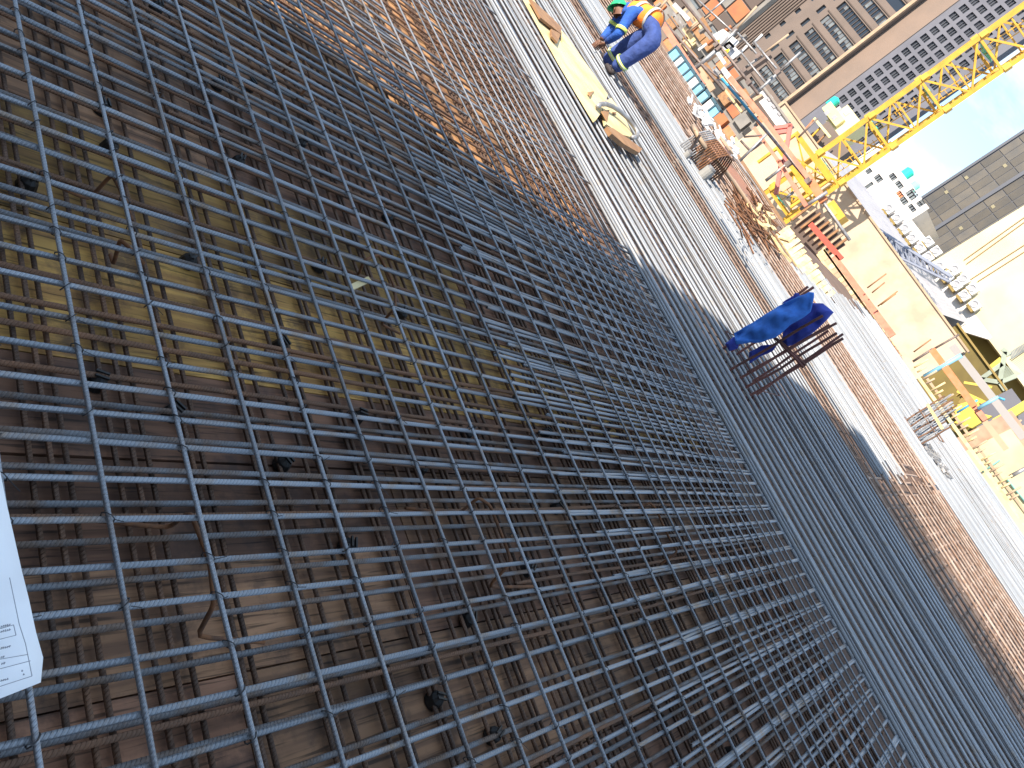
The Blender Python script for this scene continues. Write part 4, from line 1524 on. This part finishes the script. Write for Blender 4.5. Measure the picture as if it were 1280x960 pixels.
props(tp.build('plywood_sheet', mk('red_brown_ply', (.30, .13, .075), (.24, .12, .08), 1.2, .7)), 'smooth red-brown plywood sheet lying beyond the pale conduit', 'plywood')
hp_ = MB()
for k in range(150):
    p = gz(rr.uniform(925, 958), rr.uniform(252, 290), rr.uniform(-.05, .25))
    if p.y > 22: continue
    a = rr.random() * 6.28
    hp_.tube([p, p + Vector((math.cos(a) * .5, math.sin(a) * .5, rr.uniform(-.1, .12)))], .014, 4)
props(hp_.build('wire_heap', CHAIR), 'tangled heap of rusty wire and short bars before the planks', 'wire heap', kind='stuff')
hp_ = MB()
for k in range(60):
    t = rr.random()
    p = gz(862 + 55 * t + rr.uniform(-6, 6), 128 + 64 * t + rr.uniform(-6, 6), rr.uniform(0, .2))
    if p.y > 22.5: continue
    s_ = rr.uniform(.05, .12)
    a = rr.random() * 6.28
    hp_.beam(p, p + Vector((math.cos(a) * s_ * 2, math.sin(a) * s_ * 2, rr.uniform(0, .12))), s_, s_ * .6)
props(hp_.build('rubble', ACW), 'strewn white blocks and bags at the foot of the blue forms', 'rubble', kind='stuff')
hp_ = MB()
for k in range(22):
    t = rr.random()
    p = gz(945 + 35 * t + rr.uniform(-7, 7), 262 + 60 * t + rr.uniform(-7, 7), rr.uniform(0, .3))
    if p.y > 23: continue
    s_ = rr.uniform(.04, .10)
    a = rr.random() * 6.28
    hp_.beam(p, p + Vector((math.cos(a) * s_ * 4, math.sin(a) * s_ * 4, rr.uniform(-.03, .15))), s_, s_ * .5)
props(hp_.build('timber_offcuts', PALEW), 'scattered pale timber offcuts between the conduit and the planks', 'offcuts', kind='stuff')
# pale planks leaning in a row
pk = thing('plank_stack', 'row of cream planks leaning side by side behind the brown mat', 'planks', gz(985, 330, 0))
for k in range(26):
    t = k / 25
    b_ = (960 + 62 * t, 303 + 76 * t)
    L = (30, 34)[k % 2] * (1 - .35 * t) + rr.uniform(-3, 3)
    p, q = at(*b_, 20.2), at(b_[0] + L * .81, b_[1] - L * .585, 20.9)
    p.z = max(p.z - .1, ZD)
    MB().beam(p, q, .045, .115, (1, 0, 0)).build('plank', CREAMW if k % 3 else PALEW, pk, loc=p)
# ribbed edge form with its orange guard board
ef = thing('edge_formwork', 'long ribbed timber edge form with dark gaps along the far slab edge', 'formwork', gz(1070, 370, 0))
for k in range(24):
    t = k / 23
    b_ = (1026 + 92 * t, 318 + 128 * t)
    Yk = 33.9
    p = at(*b_, Yk)
    MB().box((p.x - .16, Yk, p.z - .05), (p.x + .10, Yk + .08, p.z + .26)).build('rib', STONE if k % 3 else CREAMW, ef)
    MB().box((p.x + .105, Yk + .09, p.z - .08), (p.x + .23, Yk + .14, p.z + .2)).build('gap_board', TAUPE2, ef)
a, b = at(1022, 318, 33.8), at(1120, 452, 33.8)
MB().beam(a, b, .12, .10).build('bottom_rail', PALEW, ef)
a, b = at(1030, 312, 33.95), at(1124, 443, 33.95)
MB().beam(a, b, .10, .08).build('top_rail', BROWNW, ef)
px_beam(ef, (1042, 321), (1116, 420), 35, .1, .28, SALMON, 'guard_board')
px_beam(ef, (1013, 280), (1052, 324), 35, .1, .24, RED, 'guard_board')
for a, b in (((1084, 360), (1108, 342)), ((1090, 366), (1106, 353)), ((1097, 383), (1122, 364)), ((1101, 381), (1120, 367)), ((1142, 440), (1164, 424))):
    px_tube(ef, a, b, 34.6, .03, BROWNW, 'starter_bar')
# brown hoarding with pale battens below the crane
hb = thing('timber_hoarding', 'dark brown hoarding with pale upright battens under the crane', 'hoarding', at(1025, 290, 36))
MB().box((xat(996, 280, 36), 36, -4), (xat(1056, 306, 36), 36.1, zat(1030, 268, 36))).build('panel', TAUPE2, hb)
for k in range(9):
    t = k / 8
    a = (990 + 44 * t, 275 + 42 * t)
    px_beam(hb, a, (a[0] + 25, a[1] - 19), 35.8, .1, .1, STONE if k % 2 else BROWNW, 'batten')

# ------------------------------------------------------------------ right side: struts, stairs and yellow yard
rs_ = thing('edge_scaffold', 'grey and orange rails on blue props along the right slab edge', 'scaffold', at(1190, 460, 36))
px_beam(rs_, (1165, 437), (1218, 508), 36, .12, .26, ORANGE, 'guard_board')
px_beam(rs_, (1216, 506), (1232, 525), 36.2, .12, .22, SALMON, 'guard_board')
px_beam(rs_, (1190, 432), (1280, 548), 37, .12, .3, mk('pale_grey_rail', (.29, .27, .26), None, rough=.6), 'grey_rail')
for a, b, m, r_ in (((1141, 452), (1166, 436), BRT, .05), ((1164, 438), (1199, 418), BRT, .045), ((1155, 471), (1202, 444), BLUEP, .10), ((1200, 445), (1206, 441), DARK, .06), ((1196, 516), (1222, 500), BLUET, .045), ((1222, 511), (1248, 496), BLUEP, .07),
                    ((1248, 497), (1256, 500), BLUET, .05), ((1262, 596), (1284, 584), GALV, .08)):
    px_tube(rs_, a, b, 36, r_, m, 'prop')
for k in range(12):
    a = (1140 + k * 10.5, 461 + k * 14.5)
    for off, L in ((0, 24), (5, 15)):
        s_ = (a[0] + off, a[1] + off)
        px_tube(rs_, s_, (s_[0] + L * .86, s_[1] - L * .5), 35.2, .04, STONE if k % 2 else PALEW, 'post')
px_beam(rs_, (1137, 456), (1290, 668), 34.3, .15, .12, CREAMW, 'edge_rail')
px_beam(rs_, (1158, 472), (1282, 640), 35.3, .07, .10, STONE, 'mid_rail')
px_beam(rs_, (1221, 514), (1258, 562), 36.3, .1, .22, STONE, 'white_rail')
# yard wall, stairs
YW = mk('sunny_yellow_wall', (.56, .43, .08), (.48, .35, .06), .6, .8)
PYW = mk('pale_lemon_wall', (.54, .47, .29), (.46, .38, .22), .6, .8)
yw = thing('yard_wall', 'pale lemon yard wall with green pipes at the right picture edge', 'wall', at(1270, 600, 44))
MB().box((xat(1215, 560, 44), 44, -4), (8, 44.3, zat(1270, 545, 44))).build('wall', PYW, yw)
MB().box((xat(1210, 540, 44.4), 44.5, zat(1215, 540, 44) - 1), (8, 44.9, zat(1270, 520, 44))).build('wall', mk('tan_brick', (.40, .26, .18), (.30, .19, .13), 2, .85), yw)
for a, b in (((1232, 572), (1290, 650)), ((1258, 598), (1282, 628)), ((1228, 590), (1250, 575))):
    px_tube(yw, a, b, 43.9, .045, mk('muted_green_pipe_%d' % a[0], (.16, .33, .28), None), 'pipe')
ob = thing('yard_shed', 'low olive shed wall darkened as if shaded, in the yard behind the orange and grey rails', 'shed', (-5, 64, -4))
OLIVE_SHADE = mk('dull_olive_wall', (.17, .125, .035), (.12, .09, .03), .6, .9)  # dark olive puts the yard's shade into the wall colour
MB().box((-13.6, 64, -4.02), (2, 65.6, 3.0)).build('wall', OLIVE_SHADE, ob)
MB().box((-13.65, 63.8, 3.003), (2.1, 65.65, 3.14)).build('coping', BRK, ob)
stw = thing('yellow_stair', 'bright yellow stair with zigzag treads behind the orange rail', 'stair', at(1225, 492, 62))
n = 7
for k in range(n):
    a = (1205 + k * 4.6, 494 + k * 2.2)
    p = at(*a, 62)
    MB().box((p.x - .3, 61.5, p.z - .06), (p.x + .3, 62.6, p.z + .06)).build('tread', YW, stw)
    MB().box((p.x - .3, 62.2, p.z - .45), (p.x - .2, 62.6, p.z - .063)).build('riser', BRK, stw)
px_beam(stw, (1197, 488), (1240, 508), 61.3, .12, .3, YW, 'stringer')
px_beam(stw, (1205, 478), (1240, 484), 61.4, .12, .16, YW, 'handrail')
px_beam(stw, (1200, 500), (1236, 520), 61.2, .2, .4, BRK, 'stringer')
for poly, m, lab, Yk in ((((1222, 468), (1250, 446), (1253, 454), (1230, 472)), YW, 'yellow awning slab under the white block', 66),
                         (((1190, 508), (1222, 498), (1226, 520), (1205, 540)), YW, 'broad yellow wall panel below the stair', 58),
                         (((1240, 524), (1268, 508), (1300, 488), (1300, 500), (1248, 534)), YW, 'long yellow parapet at the right picture edge', 58),
                         (((1192, 528), (1216, 514), (1240, 520), (1215, 535)), YW, 'yellow ledge beside the white rail', 57)):
    P = [at(*q, Yk) for q in poly]
    props(MB().prism(P, (0, .8, 0)).build('yellow_slab', m, loc=P[0]), lab, 'yellow wall')
gw = thing('green_gantry', 'grey-green steel stair gantry with mesh panels under the cream tower', 'gantry', at(1250, 470, 64))
GG = mk('grey_green_steel', (.28, .32, .26), (.22, .25, .2), 1, .6)
for a, b in (((1256, 440), (1250, 478)), ((1250, 478), (1226, 474)), ((1250, 478), (1257, 488)), ((1250, 478), (1270, 470)), ((1253, 436), (1262, 444)), ((1226, 474), (1253, 455))):
    px_beam(gw, a, b, 64, .3, .3, GG, 'strut')
for k in range(14):
    px_beam(gw, (1228 + k * 1.9, 473 + k * .3), (1254 + k * 1.7, 455 + k * .9), 64.3, .05, .05, GG, 'mesh_bar')
for k in range(16):
    px_beam(gw, (1262 + k * 1.6, 440 - k * .95), (1265 + k * 1.6, 449 - k * 1.0), 64.6, .07, .07, BLIND, 'louvre')
for k in range(12):
    px_beam(gw, (1262 + k * 1.7, 450 + k * 1.5), (1288 + k * 1.2, 432 + k * 1.5), 65, .06, .06, PYW, 'deck_slat')
dkp = thing('shaded_bay', 'dark grey bay with pale window frames between yellow walls at right', 'bay', at(1262, 520, 60))
MB().box((xat(1236, 500, 61), 61, zat(1268, 530, 61) - 2), (3, 61.4, zat(1268, 490, 61))).build('wall', GREYT, dkp)
for k in range(5):
    p = at(1252 + k * 6, 536 - k * 4 + k * 8 * .2, 56.8)
for k in range(4):
    px_beam(dkp, (1252 + 7 * k, 532 + k * 5), (1270 + 7 * k, 520 + k * 5), 56, .1, .1, STONE, 'frame')
